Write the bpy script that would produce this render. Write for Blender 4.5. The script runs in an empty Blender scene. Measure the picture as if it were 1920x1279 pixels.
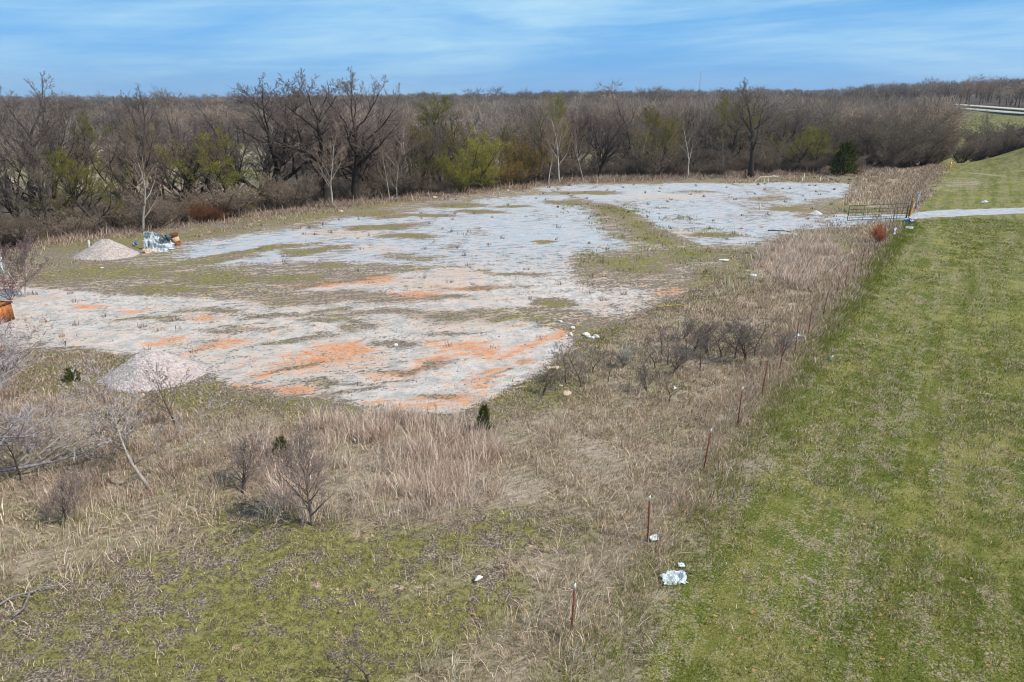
import bpy, math, random
import numpy as np
from mathutils import Vector, Matrix, Euler

R = math.radians
SC = bpy.context.scene
COL = SC.collection

# ------------------------------------------------------------------ camera, sky, sun, exposure
CAM_H = 10.0
PITCH = R(19.35)
FPX = 1280.0
cam_d = bpy.data.cameras.new("camera")
cam = bpy.data.objects.new("camera", cam_d)
COL.objects.link(cam)
cam.location = (0, 0, CAM_H)
cam.rotation_euler = (R(90) - PITCH, 0, 0)
cam_d.sensor_width = 36.0
cam_d.lens = 24.0
cam_d.clip_start = 0.1
cam_d.clip_end = 12000
SC.camera = cam

SUN_EL, SUN_AZ = 47.0, 112.0        # azimuth clockwise from +Y (view direction): right of and a little behind the camera
world = bpy.data.worlds.new("World")
SC.world = world
world.use_nodes = True
nt = world.node_tree
nt.nodes.clear()
def N(t, typ, **kw):
    n = t.nodes.new(typ)
    for k, v in kw.items():
        setattr(n, k, v)
    return n
def L(t, a, b): t.links.new(a, b)
def mathn(t, op, a, b=None, c=None, clamp=False):
    n = t.nodes.new('ShaderNodeMath'); n.operation = op; n.use_clamp = clamp
    for i, s in enumerate((a, b, c)):
        if s is None: continue
        if isinstance(s, (int, float)): n.inputs[i].default_value = s
        else: t.links.new(s, n.inputs[i])
    return n.outputs[0]
def mixc(t, f, a, b, blend='MIX'):
    n = t.nodes.new('ShaderNodeMix'); n.data_type = 'RGBA'; n.blend_type = blend
    for s, idx in ((f, 0), (a, 6), (b, 7)):
        if isinstance(s, (int, float)): n.inputs[idx].default_value = s
        elif isinstance(s, tuple): n.inputs[idx].default_value = (*s, 1)
        else: t.links.new(s, n.inputs[idx])
    return n.outputs[2]
def sstep(t, v, lo, hi):
    n = t.nodes.new('ShaderNodeMapRange'); n.interpolation_type = 'SMOOTHSTEP'
    t.links.new(v, n.inputs[0]); n.inputs[1].default_value = lo; n.inputs[2].default_value = hi
    return n.outputs[0]
def noise(t, vec, scale, detail=4, rough=.6, dist=0.0):
    n = t.nodes.new('ShaderNodeTexNoise'); n.inputs['Scale'].default_value = scale
    n.inputs['Detail'].default_value = detail; n.inputs['Roughness'].default_value = rough
    n.inputs['Distortion'].default_value = dist
    if vec is not None: t.links.new(vec, n.inputs['Vector'])
    return n.outputs[0]

sky = N(nt, 'ShaderNodeTexSky', sky_type='NISHITA', sun_disc=False,
        sun_elevation=R(SUN_EL), sun_rotation=R(SUN_AZ), altitude=300, air_density=1.0, dust_density=0.3, ozone_density=3.0)
tc = N(nt, 'ShaderNodeTexCoord')
sp = N(nt, 'ShaderNodeSeparateXYZ'); L(nt, tc.outputs['Generated'], sp.inputs[0])
# cirrus veil: soft wisps, wider than high
mp = N(nt, 'ShaderNodeMapping'); L(nt, tc.outputs['Generated'], mp.inputs[0])
mp.inputs['Scale'].default_value = (1.5, 1.5, 9.0); mp.inputs['Location'].default_value = (3.1, 0.4, 1.7)
mp2 = N(nt, 'ShaderNodeMapping'); L(nt, mp.outputs[0], mp2.inputs[0]); mp2.inputs['Rotation'].default_value = (R(6), R(24), 0)
n1 = noise(nt, mp2.outputs[0], 1.3, 5, .55, 0.7)
mp3 = N(nt, 'ShaderNodeMapping'); L(nt, mp2.outputs[0], mp3.inputs[0]); mp3.inputs['Scale'].default_value = (1, 1, 2.6)
n2 = noise(nt, mp3.outputs[0], 4.0, 8, .68, 0.6)
cl = mathn(nt, 'ADD', mathn(nt, 'MULTIPLY', n1, .74), mathn(nt, 'MULTIPLY', n2, .26))
hgt = sstep(nt, sp.outputs[2], 0.0, 0.11)
left = sstep(nt, mathn(nt, 'MULTIPLY', sp.outputs[0], -1), -0.55, 0.5)
cl = mathn(nt, 'ADD', cl, mathn(nt, 'MULTIPLY', mathn(nt, 'MULTIPLY', hgt, left), .17))
cl = sstep(nt, cl, .38, .84)
hz = sstep(nt, sp.outputs[2], -.01, .22)
blue = mixc(nt, hz, (1.05, 4.9, 10.6), (1.2, 5.0, 10.6))
skyc = mixc(nt, sstep(nt, sp.outputs[2], .05, .55), mixc(nt, .82, sky.outputs[0], blue), sky.outputs[0])
skyc = mixc(nt, mathn(nt, 'MULTIPLY', cl, .92), skyc, (6.3, 9.5, 11.2))
bg = N(nt, 'ShaderNodeBackground'); bg.inputs[1].default_value = 0.082
L(nt, skyc, bg.inputs[0])
wo = N(nt, 'ShaderNodeOutputWorld'); L(nt, bg.outputs[0], wo.inputs[0])

sd = bpy.data.lights.new("sun", 'SUN'); sd.energy = 4.1; sd.angle = R(0.6); sd.color = (1.0, .955, .89)
sun = bpy.data.objects.new("sun", sd); COL.objects.link(sun)
_a, _e = R(SUN_AZ), R(SUN_EL)
sv = Vector((math.sin(_a) * math.cos(_e), math.cos(_a) * math.cos(_e), math.sin(_e)))
sun.rotation_euler = (-sv).to_track_quat('-Z', 'Y').to_euler()
sun.location = sv * 60 + Vector((0, 40, 20))

SC.view_settings.view_transform = 'Standard'
SC.view_settings.look = 'None'
SC.view_settings.exposure = 0.16
SC.view_settings.gamma = 1.0
SC.render.engine = 'CYCLES'
SC.cycles.filter_width = 1.1
SC.render.resolution_x, SC.render.resolution_y = 1024, 682

# ------------------------------------------------------------------ helpers
CP, SP = math.cos(PITCH), math.sin(PITCH)
def ray(px, py):
    u = (px - 960) / FPX; v = (639.5 - py) / FPX
    return Vector((u, CP + v * SP, -SP + v * CP))
def P(px, py, z=0.0):                    # photo pixel -> point on the level z
    d = ray(px, py); t = (z - CAM_H) / d.z
    return Vector((d.x * t, d.y * t, z))
def AZ(px, py, Y):                       # photo pixel at forward distance Y -> point
    d = ray(px, py); t = Y / d.y
    return Vector((d.x * t, Y, CAM_H + d.z * t))
def s2l(c):
    c = c / 255.0
    return c / 12.92 if c <= .04045 else ((c + .055) / 1.055) ** 2.4
def rgb(r, g, b): return (s2l(r), s2l(g), s2l(b))
def ss(a, b, x):
    t = np.clip((x - a) / (b - a), 0, 1); return t * t * (3 - 2 * t)
def _hash(ix, iy, s):
    h = (ix.astype(np.int64) * 374761393 + iy.astype(np.int64) * 668265263 + s * 974711) & 0x7fffffff
    h = ((h ^ (h >> 13)) * 1274126177) & 0x7fffffff
    return ((h ^ (h >> 16)) & 0xffff) / 65535.0
def vnoise(x, y, s=0):
    ix = np.floor(x); iy = np.floor(y); fx = x - ix; fy = y - iy
    fx = fx * fx * (3 - 2 * fx); fy = fy * fy * (3 - 2 * fy)
    a = _hash(ix, iy, s); b = _hash(ix + 1, iy, s); c = _hash(ix, iy + 1, s); d = _hash(ix + 1, iy + 1, s)
    return (a * (1 - fx) + b * fx) * (1 - fy) + (c * (1 - fx) + d * fx) * fy
def fbm(x, y, s=0, o=4):
    r = 0; a = .5; t = 0
    for i in range(o):
        r = r + a * vnoise(x, y, s + i * 7); t += a; a *= .5; x = x * 2.03 + 5.1; y = y * 2.03 + 1.7
    return r / t
def poly_sd(x, y, poly):                 # signed distance, positive inside
    x = np.asarray(x, float); y = np.asarray(y, float)
    d = np.full(x.shape, 1e9); ins = np.zeros(x.shape, bool)
    n = len(poly)
    for i in range(n):
        ax, ay = poly[i][0], poly[i][1]; bx, by = poly[(i + 1) % n][0], poly[(i + 1) % n][1]
        ex, ey = bx - ax, by - ay; l2 = ex * ex + ey * ey + 1e-9
        t = np.clip(((x - ax) * ex + (y - ay) * ey) / l2, 0, 1)
        d = np.minimum(d, np.hypot(x - ax - t * ex, y - ay - t * ey))
        c = ((ay > y) != (by > y)) & (x < (bx - ax) * (y - ay) / (by - ay + 1e-12) + ax)
        ins ^= c
    return np.where(ins, d, -d)
def WP(pts): return [P(a, b) for a, b in pts]

# ------------------------------------------------------------------ the lie of the land
EX = [-140, -90, -60, -45, -34, -19, 6, 32, 50, 66, 90, 140]
EY = [-60, -20, 6, 27, 49, 68, 90, 98, 103, 112, 124, 134]
FENCE0, FDIR = Vector((1.15, 10.7, 0)), Vector((.66, 1.0, 0)).normalized()
def fence_s(x, y):                        # distance to the right of the fence line
    nx, ny = FDIR.y, -FDIR.x
    return (x - FENCE0.x) * nx + (y - FENCE0.y) * ny
def edge_e(x, y):                         # metres beyond the yard's wooded edge
    ye = np.interp(x, EX, EY)
    sl = (np.interp(x + 2, EX, EY) - np.interp(x - 2, EX, EY)) / 4
    return (y - ye) / np.sqrt(1 + sl * sl)
ROADX = lambda y: 238 + (y - 330) * .14
def Hn(x, y):
    x = np.asarray(x, float); y = np.asarray(y, float)
    e = edge_e(x, y)
    u = x / np.maximum(y, 30)
    dep = np.interp(x, [-60, 0, 25, 50], [4.5, 4.0, 2.2, 1.0])
    z = -dep * ss(0, 16, e)
    r = np.hypot(x, y)
    A = np.interp(u, [-.8, -.35, -.1, .2, .5, .62, .8], [12, 14, 23, 27, 30, 34, 42])
    z = z + A * np.clip((r - 260) / 2200, 0, 1.6) ** .9
    z = z + (fbm(x / 260, y / 260, 3) - .5) * 7 * ss(220, 700, r)
    z = z - 1.6 * ss(0, 30, e) * ss(50, 90, x) * (1 - ss(200, 320, y))
    z = z + (fbm(x / 520 + 2, y / 520, 4) - .5) * 16 * ss(600, 1100, r)
    # hill on the right beyond the track
    z = z + 5.6 * np.exp(-(((x - 100) / 24) ** 2 + ((y - 108) / 26) ** 2)) * ss(0, 14, fence_s(x, y) - 2)
    z = z + .5 * np.exp(-(((x - 62) / 12) ** 2 + ((y - 88) / 12) ** 2))
    # embankment of the highway
    w = ss(150, 200, x) * ss(120, 220, y) * (1 - ss(600, 800, y))
    rx = x - ROADX(y)
    zr = np.interp(y, [200, 330, 430, 700], [3.2, 4.6, 7.4, 11])
    ze = -3 + (zr + 3) * ss(-34, -7, rx) + 5 * ss(25, 180, rx)
    z = z * (1 - w) + ze * w
    # gentle roll of the rough ground
    near = 1 - ss(60, 140, r)
    z = z + near * (fbm(x / 3.5, y / 3.5, 11) - .5) * .22 * (1 - ss(-2, 1, poly_sd(x, y, YARD)) * .75)
    return z
PAD1 = WP([(-260, 560), (0, 538), (70, 539), (240, 551), (400, 563), (520, 556), (600, 535), (720, 515), (820, 500), (900, 505), (960, 530),
           (1010, 560), (985, 585), (1015, 612), (1055, 630), (1060, 650), (1015, 690), (935, 738), (850, 776), (740, 774), (620, 747),
           (520, 742), (430, 722), (385, 705), (360, 690), (290, 668), (170, 652), (0, 660), (-260, 690)])
PAD2 = WP([(310, 480), (360, 458), (480, 437), (600, 424), (640, 408), (740, 402), (830, 384), (960, 366), (1060, 366), (1090, 385),
           (1120, 412), (1160, 445), (1195, 468), (1120, 484), (1088, 500), (1090, 522), (1190, 534), (1295, 546), (1220, 566),
           (1160, 590), (1090, 592), (1010, 570), (950, 540), (880, 512), (760, 500), (640, 500), (540, 488), (420, 500), (330, 500)])
PAD3 = WP([(1060, 366), (990, 352), (1090, 344), (1250, 344), (1400, 343), (1500, 341), (1600, 345), (1608, 356), (1570, 372), (1500, 380),
           (1520, 396), (1500, 408), (1590, 404), (1700, 399), (1712, 405), (1702, 413), (1570, 424), (1470, 438), (1410, 460), (1330, 462), (1250, 440),
           (1225, 418), (1170, 395), (1110, 380)])
YARD = WP([(-260, 545), (60, 505), (200, 490), (330, 452), (600, 405), (800, 372), (1000, 349), (1300, 343), (1600, 344), (1620, 360),
           (1560, 400), (1480, 430), (1420, 460), (1380, 500), (1300, 545), (1200, 590), (1110, 625), (1060, 655), (1010, 700),
           (850, 780), (600, 765), (420, 735), (180, 655), (-260, 700)])
TRACK = WP([(1560, 402), (1640, 401), (1703, 399), (1730, 397), (1800, 393), (1920, 390), (2300, 384),
            (2300, 392), (1920, 400), (1800, 404), (1730, 408), (1700, 413), (1640, 417), (1560, 422)])
def H1(x, y): return float(Hn(np.array([x]), np.array([y]))[0])
def G(px, py):                            # photo pixel -> point on the near ground
    p = P(px, py)
    for _ in range(4):
        p = P(px, py, H1(p.x, p.y))
    return p

# colour weights of the ground
def ell(x, y, px, py, rx, ry, ang=0.0, seed=0):
    """soft ellipse given in photo pixels, turned into ground metres"""
    c = P(px, py); a = P(px + rx * math.cos(R(ang)), py - rx * math.sin(R(ang))) - c
    b = P(px + ry * math.sin(R(ang)), py + ry * math.cos(R(ang))) - c
    M = np.linalg.inv(np.array([[a.x, b.x], [a.y, b.y]]))
    dx = x - c.x; dy = y - c.y
    q = (M[0, 0] * dx + M[0, 1] * dy) ** 2 + (M[1, 0] * dx + M[1, 1] * dy) ** 2
    return np.clip(1.15 - .78 * np.sqrt(q), 0, 1)
ORANGE = [(905, 652, 82, 18, -4), (985, 648, 45, 11, 22), (1010, 637, 40, 7, 14), (905, 712, 42, 8, 8), (870, 742, 55, 11, 14), (790, 770, 62, 7, 2),
          (590, 680, 95, 22, 12), (640, 655, 60, 12, 10), (430, 648, 55, 10, 14), (172, 575, 32, 5, 0), (265, 582, 30, 4, 0), (285, 642, 50, 8, 3), (375, 603, 40, 5, 0),
          (446, 735, 30, 5, -8), (505, 712, 45, 8, 10), (700, 528, 55, 9, 0), (600, 533, 55, 6, 0), (780, 553, 50, 9, 0), (880, 540, 60, 7, 0), (745, 700, 60, 9, 10),
          (1262, 548, 34, 7, 4), (940, 690, 50, 6, 18), (820, 675, 60, 9, 10), (1010, 668, 20, 4, 10), (560, 745, 80, 7, 0)]
TAN = [(860, 515, 110, 17, 0), (1130, 572, 55, 14, 8), (820, 530, 130, 20, 0), (640, 690, 150, 40, 10), (650, 437, 80, 10, 0),
       (1250, 368, 110, 7, 0), (560, 560, 200, 26, 0), (1300, 437, 90, 8, 0), (700, 470, 60, 8, 0), (1120, 600, 60, 8, 0), (60, 560, 90, 10, 0), (880, 600, 160, 22, 0),
       (1200, 672, 40, 7, 8), (1140, 715, 40, 6, 20)]
GREENP = [(1160, 398, 62, 12, -12), (1200, 425, 48, 16, -20), (1240, 448, 45, 14, -10), (1180, 495, 95, 22, 2), (1290, 480, 90, 14, 6), (620, 499, 60, 6, 0), (600, 468, 60, 6, 4),
          (480, 470, 130, 5, 7), (380, 490, 110, 6, 6), (720, 425, 70, 7, 2), (900, 398, 60, 4, 0), (1060, 380, 45, 5, 0), (1100, 362, 60, 4, 0), (1040, 572, 40, 10, 0),
          (960, 388, 40, 3, 0), (1020, 455, 22, 5, 0), (690, 400, 60, 5, 4), (200, 510, 170, 16, 4), (420, 520, 160, 12, 0), (560, 520, 60, 8, 0), (850, 385, 70, 4, 0),
          (1340, 440, 60, 5, 0), (1480, 392, 60, 4, 0), (780, 405, 90, 4, 0), (320, 545, 120, 7, 0), (760, 445, 60, 5, 0)]
LITTERP = [(620, 560, 200, 15, 0), (860, 592, 140, 13, 0), (500, 522, 150, 9, 0), (900, 540, 90, 8, 0), (690, 588, 150, 9, 0), (560, 640, 90, 8, 8), (780, 690, 110, 9, 8), (650, 730, 120, 8, 2), (400, 590, 90, 6, 0), (700, 610, 55, 8, 0), (760, 640, 70, 9, 0), (640, 600, 80, 7, 0), (500, 610, 60, 5, 0), (820, 560, 70, 7, 0), (940, 600, 60, 8, 0), (700, 745, 90, 8, 10),
           (860, 620, 60, 6, 0), (960, 690, 60, 4, 24), (840, 745, 40, 7, 10), (620, 520, 120, 10, 0), (420, 620, 70, 5, 0), (270, 600, 60, 4, 0), (560, 590, 90, 5, 0),
           (690, 500, 90, 6, 0), (770, 480, 60, 5, 0), (540, 700, 60, 5, 10), (760, 715, 60, 8, 8), (230, 670, 90, 8, 4), (980, 512, 60, 5, 0),
           (1440, 372, 60, 4, 0), (1530, 385, 60, 4, 0), (1300, 360, 60, 3, 0)]
TALL = [  # polygon in photo pixels, clumps per m2, blades per clump, height, lean, palette
 ([(430, 830), (620, 790), (840, 800), (930, 830), (940, 905), (880, 968), (700, 975), (600, 960), (470, 930)], 7.0, 50, (.45, 1.0), .55, 'pink'),
 ([(-260, 700), (180, 735), (420, 790), (600, 800), (470, 930), (380, 965), (160, 960), (-200, 940)], 6.5, 34, (.2, .65), .8, 'brown'),
 ([(-200, 940), (160, 960), (400, 920), (410, 975), (330, 1030), (150, 1090), (-40, 1160), (-200, 1170)], 5.5, 32, (.25, .75), .9, 'straw'),
 ([(900, 830), (1010, 760), (1120, 720), (1220, 760), (1330, 760), (1420, 720), (1480, 760), (1400, 880), (1320, 960), (1180, 1010), (1000, 990), (900, 980)], 7.0, 32, (.18, .6), 1.1, 'grey'),
 ([(1060, 690), (1180, 620), (1300, 570), (1400, 530), (1600, 520), (1650, 500), (1600, 600), (1520, 700), (1440, 770), (1260, 770), (1130, 740)], 5.5, 28, (.18, .55), 1.0, 'grey'),
 ([(1400, 530), (1420, 480), (1480, 445), (1550, 445), (1590, 480), (1570, 530), (1480, 550)], 5.5, 34, (.4, .95), .6, 'pink'),
 ([(1330, 560), (1370, 525), (1430, 545), (1390, 570)], 4.5, 30, (.4, .9), .6, 'straw'),
 ([(1600, 345), (1640, 318), (1720, 318), (1768, 318), (1745, 350), (1700, 384), (1640, 388), (1580, 384)], 2.6, 26, (.3, .85), .7, 'grey'),
 ([(740, 1080), (900, 1075), (1010, 1120), (1040, 1230), (1180, 1240), (1230, 1160), (1290, 1060), (1330, 980), (1200, 1000), (1060, 1040), (900, 1050)], 5.0, 32, (.18, .6), 1.1, 'grey'),
 ([(740, 1230), (880, 1170), (1060, 1150), (1180, 1200), (1170, 1300), (720, 1300)], 6.0, 36, (.3, .75), .8, 'straw'),
]
def weights(x, y):
    w1 = (fbm(x / 3.2, y / 3.2, 21) - .5); w2 = (fbm(x / 1.1, y / 1.1, 31) - .5)
    xx = x + w1 * 2.6 + w2 * .8; yy = y + (fbm(x / 3, y / 3, 41) - .5) * 3.0
    far = ss(25, 60, y)
    sd1 = poly_sd(xx * .35 + x * .65, yy * .35 + y * .65, PAD1); sd2 = poly_sd(xx, yy, PAD2); sd3 = poly_sd(xx, yy, PAD3); st = poly_sd(x + w2 * .4, y + w2 * .4, TRACK)
    g = np.maximum.reduce([ss(-.9, .8, sd1), ss(-2.6, 2.4, sd2) * .88, ss(-2.4, 2.2, sd3) * .92, ss(-.5, .35, st)])
    gr = np.zeros_like(x); orr = np.zeros_like(x); tn = np.zeros_like(x); lt = np.zeros_like(x)
    for a in GREENP: gr = np.maximum(gr, ell(xx, yy, *a))
    for a in ORANGE: orr = np.maximum(orr, ell(xx, yy, *a))
    for a in TAN: tn = np.maximum(tn, ell(xx, yy, *a))
    for a in LITTERP: lt = np.maximum(lt, ell(xx, yy, *a))
    patch = ss(.5, .66, fbm(x / 2.6 + 9, y / 5.5, 51)) * .55
    thin = ss(.42, .66, fbm(x / 6.5 + 3, y / 9, 53))
    g = g * (1 - .97 * ss(0, .85, gr)) * (1 - .62 * ss(.0, .9, lt)) * (1 - patch * .5) * (1 - .22 * thin)
    g = np.maximum(g, .34 * ss(-1.5, 2.5, poly_sd(xx, yy, YARD)) * (1 - .75 * ss(.2, .9, gr)))
    # green share of the rough ground
    green = .36 + .5 * (fbm(x / 4.5, y / 4.5, 61) - .5) * 2
    green = np.maximum(green, gr * .66)
    band = ss(17.2, 14.6, y + x * .12 + 0) ; green = green + .24 * (1 - ss(13.4, 16.4, y - np.clip(-x - 4, 0, 20) * .12)) * (1 - ss(0, 2, fence_s(x, y)))
    pst = ss(.5, 1.9, fence_s(x, y) + w1 * 1.6)
    e = edge_e(x, y)
    woods = ss(.5, 5, e)
    pst = pst * (1 - woods * (1 - ss(1.0, 6, fence_s(x, y)) * (x > 60)))
    # beyond the belt: open meadows and wooded ground
    r = np.hypot(x, y); u = x / np.maximum(y, 1)
    meadow = field_mask(x, y)
    woods = np.clip(woods - meadow, 0, 1)
    straw = meadow * (u < .55) * (.25 + .5 * ss(.35, .65, fbm(x / 25, y / 25, 95)))
    pst = np.maximum(pst * (r < 140), meadow)
    woods = np.maximum(woods, (r > 150) * (1 - meadow))
    pst = pst * (1 - woods)
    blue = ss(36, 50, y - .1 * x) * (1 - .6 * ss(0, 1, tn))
    tn = np.maximum(tn, .42 * ss(-1, 1, sd1) + .25 * ss(.45, .65, fbm(x / 4, y / 4, 72)))
    th = np.zeros_like(x)
    nearv = (y < 110) & (y > 5)
    for tp in TALL: th[nearv] = np.maximum(th[nearv], ss(-.9, .9, poly_sd(xx[nearv], yy[nearv], WP(tp[0]))))
    th = np.maximum(th, np.exp(-((fence_s(x, y) + .5) / 1.1) ** 2) * (y < 130))
    straw = np.maximum(straw, th * .8 * (1 - ss(.3, .8, g)))
    straw = np.maximum(straw, .62 * ell(xx, yy, 1800, 350, 70, 13)); straw = np.maximum(straw, .8 * ell(x, y, 1850, 333, 60, 2.5, -12))
    return np.clip(g, 0, 1), np.clip(orr, 0, 1), np.clip(green, 0, 1), np.clip(tn, 0, 1), np.clip(pst, 0, 1), np.clip(woods, 0, 1), np.clip(blue, 0, 1), np.clip(straw, 0, 1), np.clip(lt, 0, 1)
def field_mask(x, y):
    u = x / np.maximum(y, 1) + (fbm(x / 60, y / 60, 81) - .5) * .06
    yy = y + (fbm(x / 50, y / 50, 82) - .5) * 40
    a = ss(108, 122, yy) * (1 - ss(235, 262, yy)) * (1 - ss(-.34, -.30, u))
    b = ss(150, 160, yy) * (1 - ss(205, 220, yy)) * ss(-.16, -.13, u) * (1 - ss(.0, .03, u))
    c = ss(120, 130, yy) * (1 - ss(190, 205, yy)) * ss(.06, .08, u) * (1 - ss(.12, .15, u))
    uu = x / np.maximum(y, 1)
    d = ss(.595, .605, uu) * ss(60, 100, y) * (1 - ss(14, 22, x - ROADX(y)) * (y > 100)) * (y < 760)
    d = d * (1 - ss(120, 126, y) * (1 - ss(188, 196, y)) * ss(.655, .665, uu))
    return np.clip(np.maximum.reduce([a, b, c, d]), 0, 1)

# ------------------------------------------------------------------ materials
def new_mat(name):
    m = bpy.data.materials.new(name); m.use_nodes = True
    t = m.node_tree; t.nodes.clear()
    o = N(t, 'ShaderNodeOutputMaterial')
    return m, t, o
def principled(t, o, col, rough=.85, metal=0.0, spec=.3, bump=None, bstr=.3, bdist=.02):
    b = N(t, 'ShaderNodeBsdfPrincipled')
    if isinstance(col, tuple): b.inputs['Base Color'].default_value = (*col, 1)
    else: L(t, col, b.inputs['Base Color'])
    if isinstance(rough, float): b.inputs['Roughness'].default_value = rough
    else: L(t, rough, b.inputs['Roughness'])
    b.inputs['Metallic'].default_value = metal
    b.inputs['Specular IOR Level'].default_value = spec
    if bump is not None:
        bn = N(t, 'ShaderNodeBump'); bn.inputs['Strength'].default_value = bstr; bn.inputs['Distance'].default_value = bdist
        L(t, bump, bn.inputs['Height']); L(t, bn.outputs[0], b.inputs['Normal'])
    L(t, b.outputs[0], o.inputs[0])
    return b
def simple(name, c1, c2, scale=4.0, rough=.8, metal=0.0, spec=.3, bstr=.3, lo=.35, hi=.65, coord='Object'):
    m, t, o = new_mat(name)
    tc = N(t, 'ShaderNodeTexCoord')
    n = noise(t, tc.outputs[coord], scale, 6, .65)
    principled(t, o, mixc(t, sstep(t, n, lo, hi), c1, c2), rough, metal, spec, n, bstr)
    return m

def ground_material():
    m, t, o = new_mat("ground_surface")
    geo = N(t, 'ShaderNodeNewGeometry'); pos = geo.outputs['Position']
    def att(n):
        a = N(t, 'ShaderNodeAttribute', attribute_name=n); s = N(t, 'ShaderNodeSeparateColor'); L(t, a.outputs['Color'], s.inputs[0]); return s.outputs
    a1, a2, a3 = att('m1'), att('m2'), att('m3')
    gravel, orange, green = a1; tan, pasture, woods = a2; blue, straw, litter = a3
    fang = 33.4
    def stretch(rz, sx, sy):
        m1 = N(t, 'ShaderNodeMapping'); L(t, pos, m1.inputs[0]); m1.inputs['Rotation'].default_value = (0, 0, R(rz))
        m2 = N(t, 'ShaderNodeMapping'); L(t, m1.outputs[0], m2.inputs[0]); m2.inputs['Scale'].default_value = (sx, sy, 1); return m2.outputs[0]
    def K(v, a): return mathn(t, 'MULTIPLY', mathn(t, 'SUBTRACT', v, .5), a)
    def add(*v):
        r = v[0]
        for q in v[1:]: r = mathn(t, 'ADD', r, q)
        return r
    nb = noise(t, pos, .30, 4, .55); nm = noise(t, pos, 1.4, 6, .7); nf = noise(t, pos, 5.5, 6, .75); nv = noise(t, pos, 22, 4, .75)
    ns = noise(t, stretch(fang, 1.5, .16), 1.0, 5, .65)
    nh = noise(t, stretch(-18, .45, 1.5), 1.5, 8, .74)
    nq = noise(t, stretch(-30, 1.3, 4.5), 1.6, 7, .75)
    # dead litter and moss-green turf
    lit = mixc(t, sstep(t, nf, .34, .66), (.17, .125, .088), (.44, .36, .285))
    lit = mixc(t, sstep(t, nv, .58, .42), lit, (.10, .070, .050))
    lit = mixc(t, sstep(t, nv, .56, .68), lit, (.62, .54, .45))
    grn = mixc(t, sstep(t, nf, .34, .66), (.115, .104, .027), (.325, .29, .095))
    grn = mixc(t, sstep(t, nv, .55, .68), grn, (.31, .29, .13))
    grn = mixc(t, sstep(t, nv, .45, .33), grn, (.055, .055, .022))
    gm = add(green, K(nm, 3.0), K(nf, 2.6), K(nq, 1.6))
    base = mixc(t, sstep(t, gm, .30, .75), lit, grn)
    soil = mixc(t, sstep(t, nf, .3, .7), (.44, .27, .17), (.70, .52, .40))
    nsoil = noise(t, stretch(25, .8, 1.7), .9, 8, .7)
    base = mixc(t, mathn(t, 'MULTIPLY', sstep(t, nsoil, .60, .66), sstep(t, nf, .44, .52)), base, soil)
    # pasture: mown green with faint rows parallel to the fence
    pg = mixc(t, sstep(t, ns, .38, .62), (.135, .138, .024), (.245, .225, .058))
    nw = noise(t, stretch(fang, 2.0, .010), 1.0, 3, .6)
    pg = mixc(t, mathn(t, 'MULTIPLY', sstep(t, nw, .46, .58), .5), pg, (.10, .145, .022))
    pg = mixc(t, mathn(t, 'MULTIPLY', sstep(t, nv, .53, .40), .85), pg, (.052, .072, .012))
    pg = mixc(t, mathn(t, 'MULTIPLY', sstep(t, add(nf, K(ns, .4), K(nm, .9), K(nw, .4)), .47, .64), .8), pg, mixc(t, sstep(t, nv, .42, .58), (.17, .125, .075), (.42, .34, .23)))
    pg = mixc(t, mathn(t, 'MULTIPLY', sstep(t, add(nb, K(nm, .6)), .5, .66), .6), pg, (.28, .25, .072))
    pg = mixc(t, mathn(t, 'MULTIPLY', sstep(t, nv, .56, .68), .55), pg, (.46, .45, .25))
    pg = mixc(t, mathn(t, 'MULTIPLY', sstep(t, nsoil, .61, .67), sstep(t, nf, .45, .54)), pg, (.46, .36, .28))
    base = mixc(t, sstep(t, add(pasture, K(nf, 1.6)), .35, .65), base, pg)
    # wooded ground and far meadows
    wd = mixc(t, sstep(t, nm, .3, .7), (.060, .042, .032), (.15, .108, .08))
    base = mixc(t, woods, base, wd)
    st = mixc(t, sstep(t, nb, .35, .65), (.30, .255, .16), (.45, .37, .28))
    st = mixc(t, sstep(t, nq, .40, .60), mixc(t, .55, st, (.16, .115, .08)), mixc(t, .6, st, (.62, .49, .39)))
    base = mixc(t, mathn(t, 'MULTIPLY', straw, sstep(t, add(straw, K(nf, 2.2), K(nm, 1.6)), .2, .6)), base, st)
    # gravel: crushed limestone, bluish where fresh, ochre where clay shows through
    gw = mixc(t, sstep(t, nm, .38, .62), (.46, .415, .385), (.72, .675, .64))
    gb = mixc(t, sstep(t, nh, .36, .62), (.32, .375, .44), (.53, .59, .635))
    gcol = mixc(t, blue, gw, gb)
    gcol = mixc(t, mathn(t, 'MULTIPLY', sstep(t, nv, .50, .64), .6), gcol, (.25, .215, .19))
    gcol = mixc(t, mathn(t, 'MULTIPLY', sstep(t, noise(t, pos, 48, 3, .7), .55, .66), .6), gcol, (.86, .85, .82))
    tm = sstep(t, add(tan, K(nm, 3.0), K(nf, 1.5)), .40, 1.1)
    gcol = mixc(t, mathn(t, 'MULTIPLY', tm, .75), gcol, (.60, .455, .36))
    om = sstep(t, add(orange, K(nh, 4.4), K(nf, 3.4), K(nm, 2.0), K(nq, 1.8), K(nv, 1.0)), .08, .98)
    ocol = mixc(t, sstep(t, nf, .36, .64), (.50, .175, .065), (.84, .40, .20))
    gcol = mixc(t, mathn(t, 'MULTIPLY', om, .92), gcol, ocol)
    # weeds and dead matter lying on the gravel in streaks
    sm = sstep(t, add(K(nh, .9), K(nq, .9), K(nf, .9), mathn(t, 'MULTIPLY', litter, .11), K(nb, .25)), .06, .24)
    gcol = mixc(t, mathn(t, 'MULTIPLY', sm, mathn(t, 'SUBTRACT', .85, mathn(t, 'MULTIPLY', blue, .38))), gcol, mixc(t, sstep(t, nv, .42, .58), (.16, .125, .085), (.36, .29, .22)))
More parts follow.
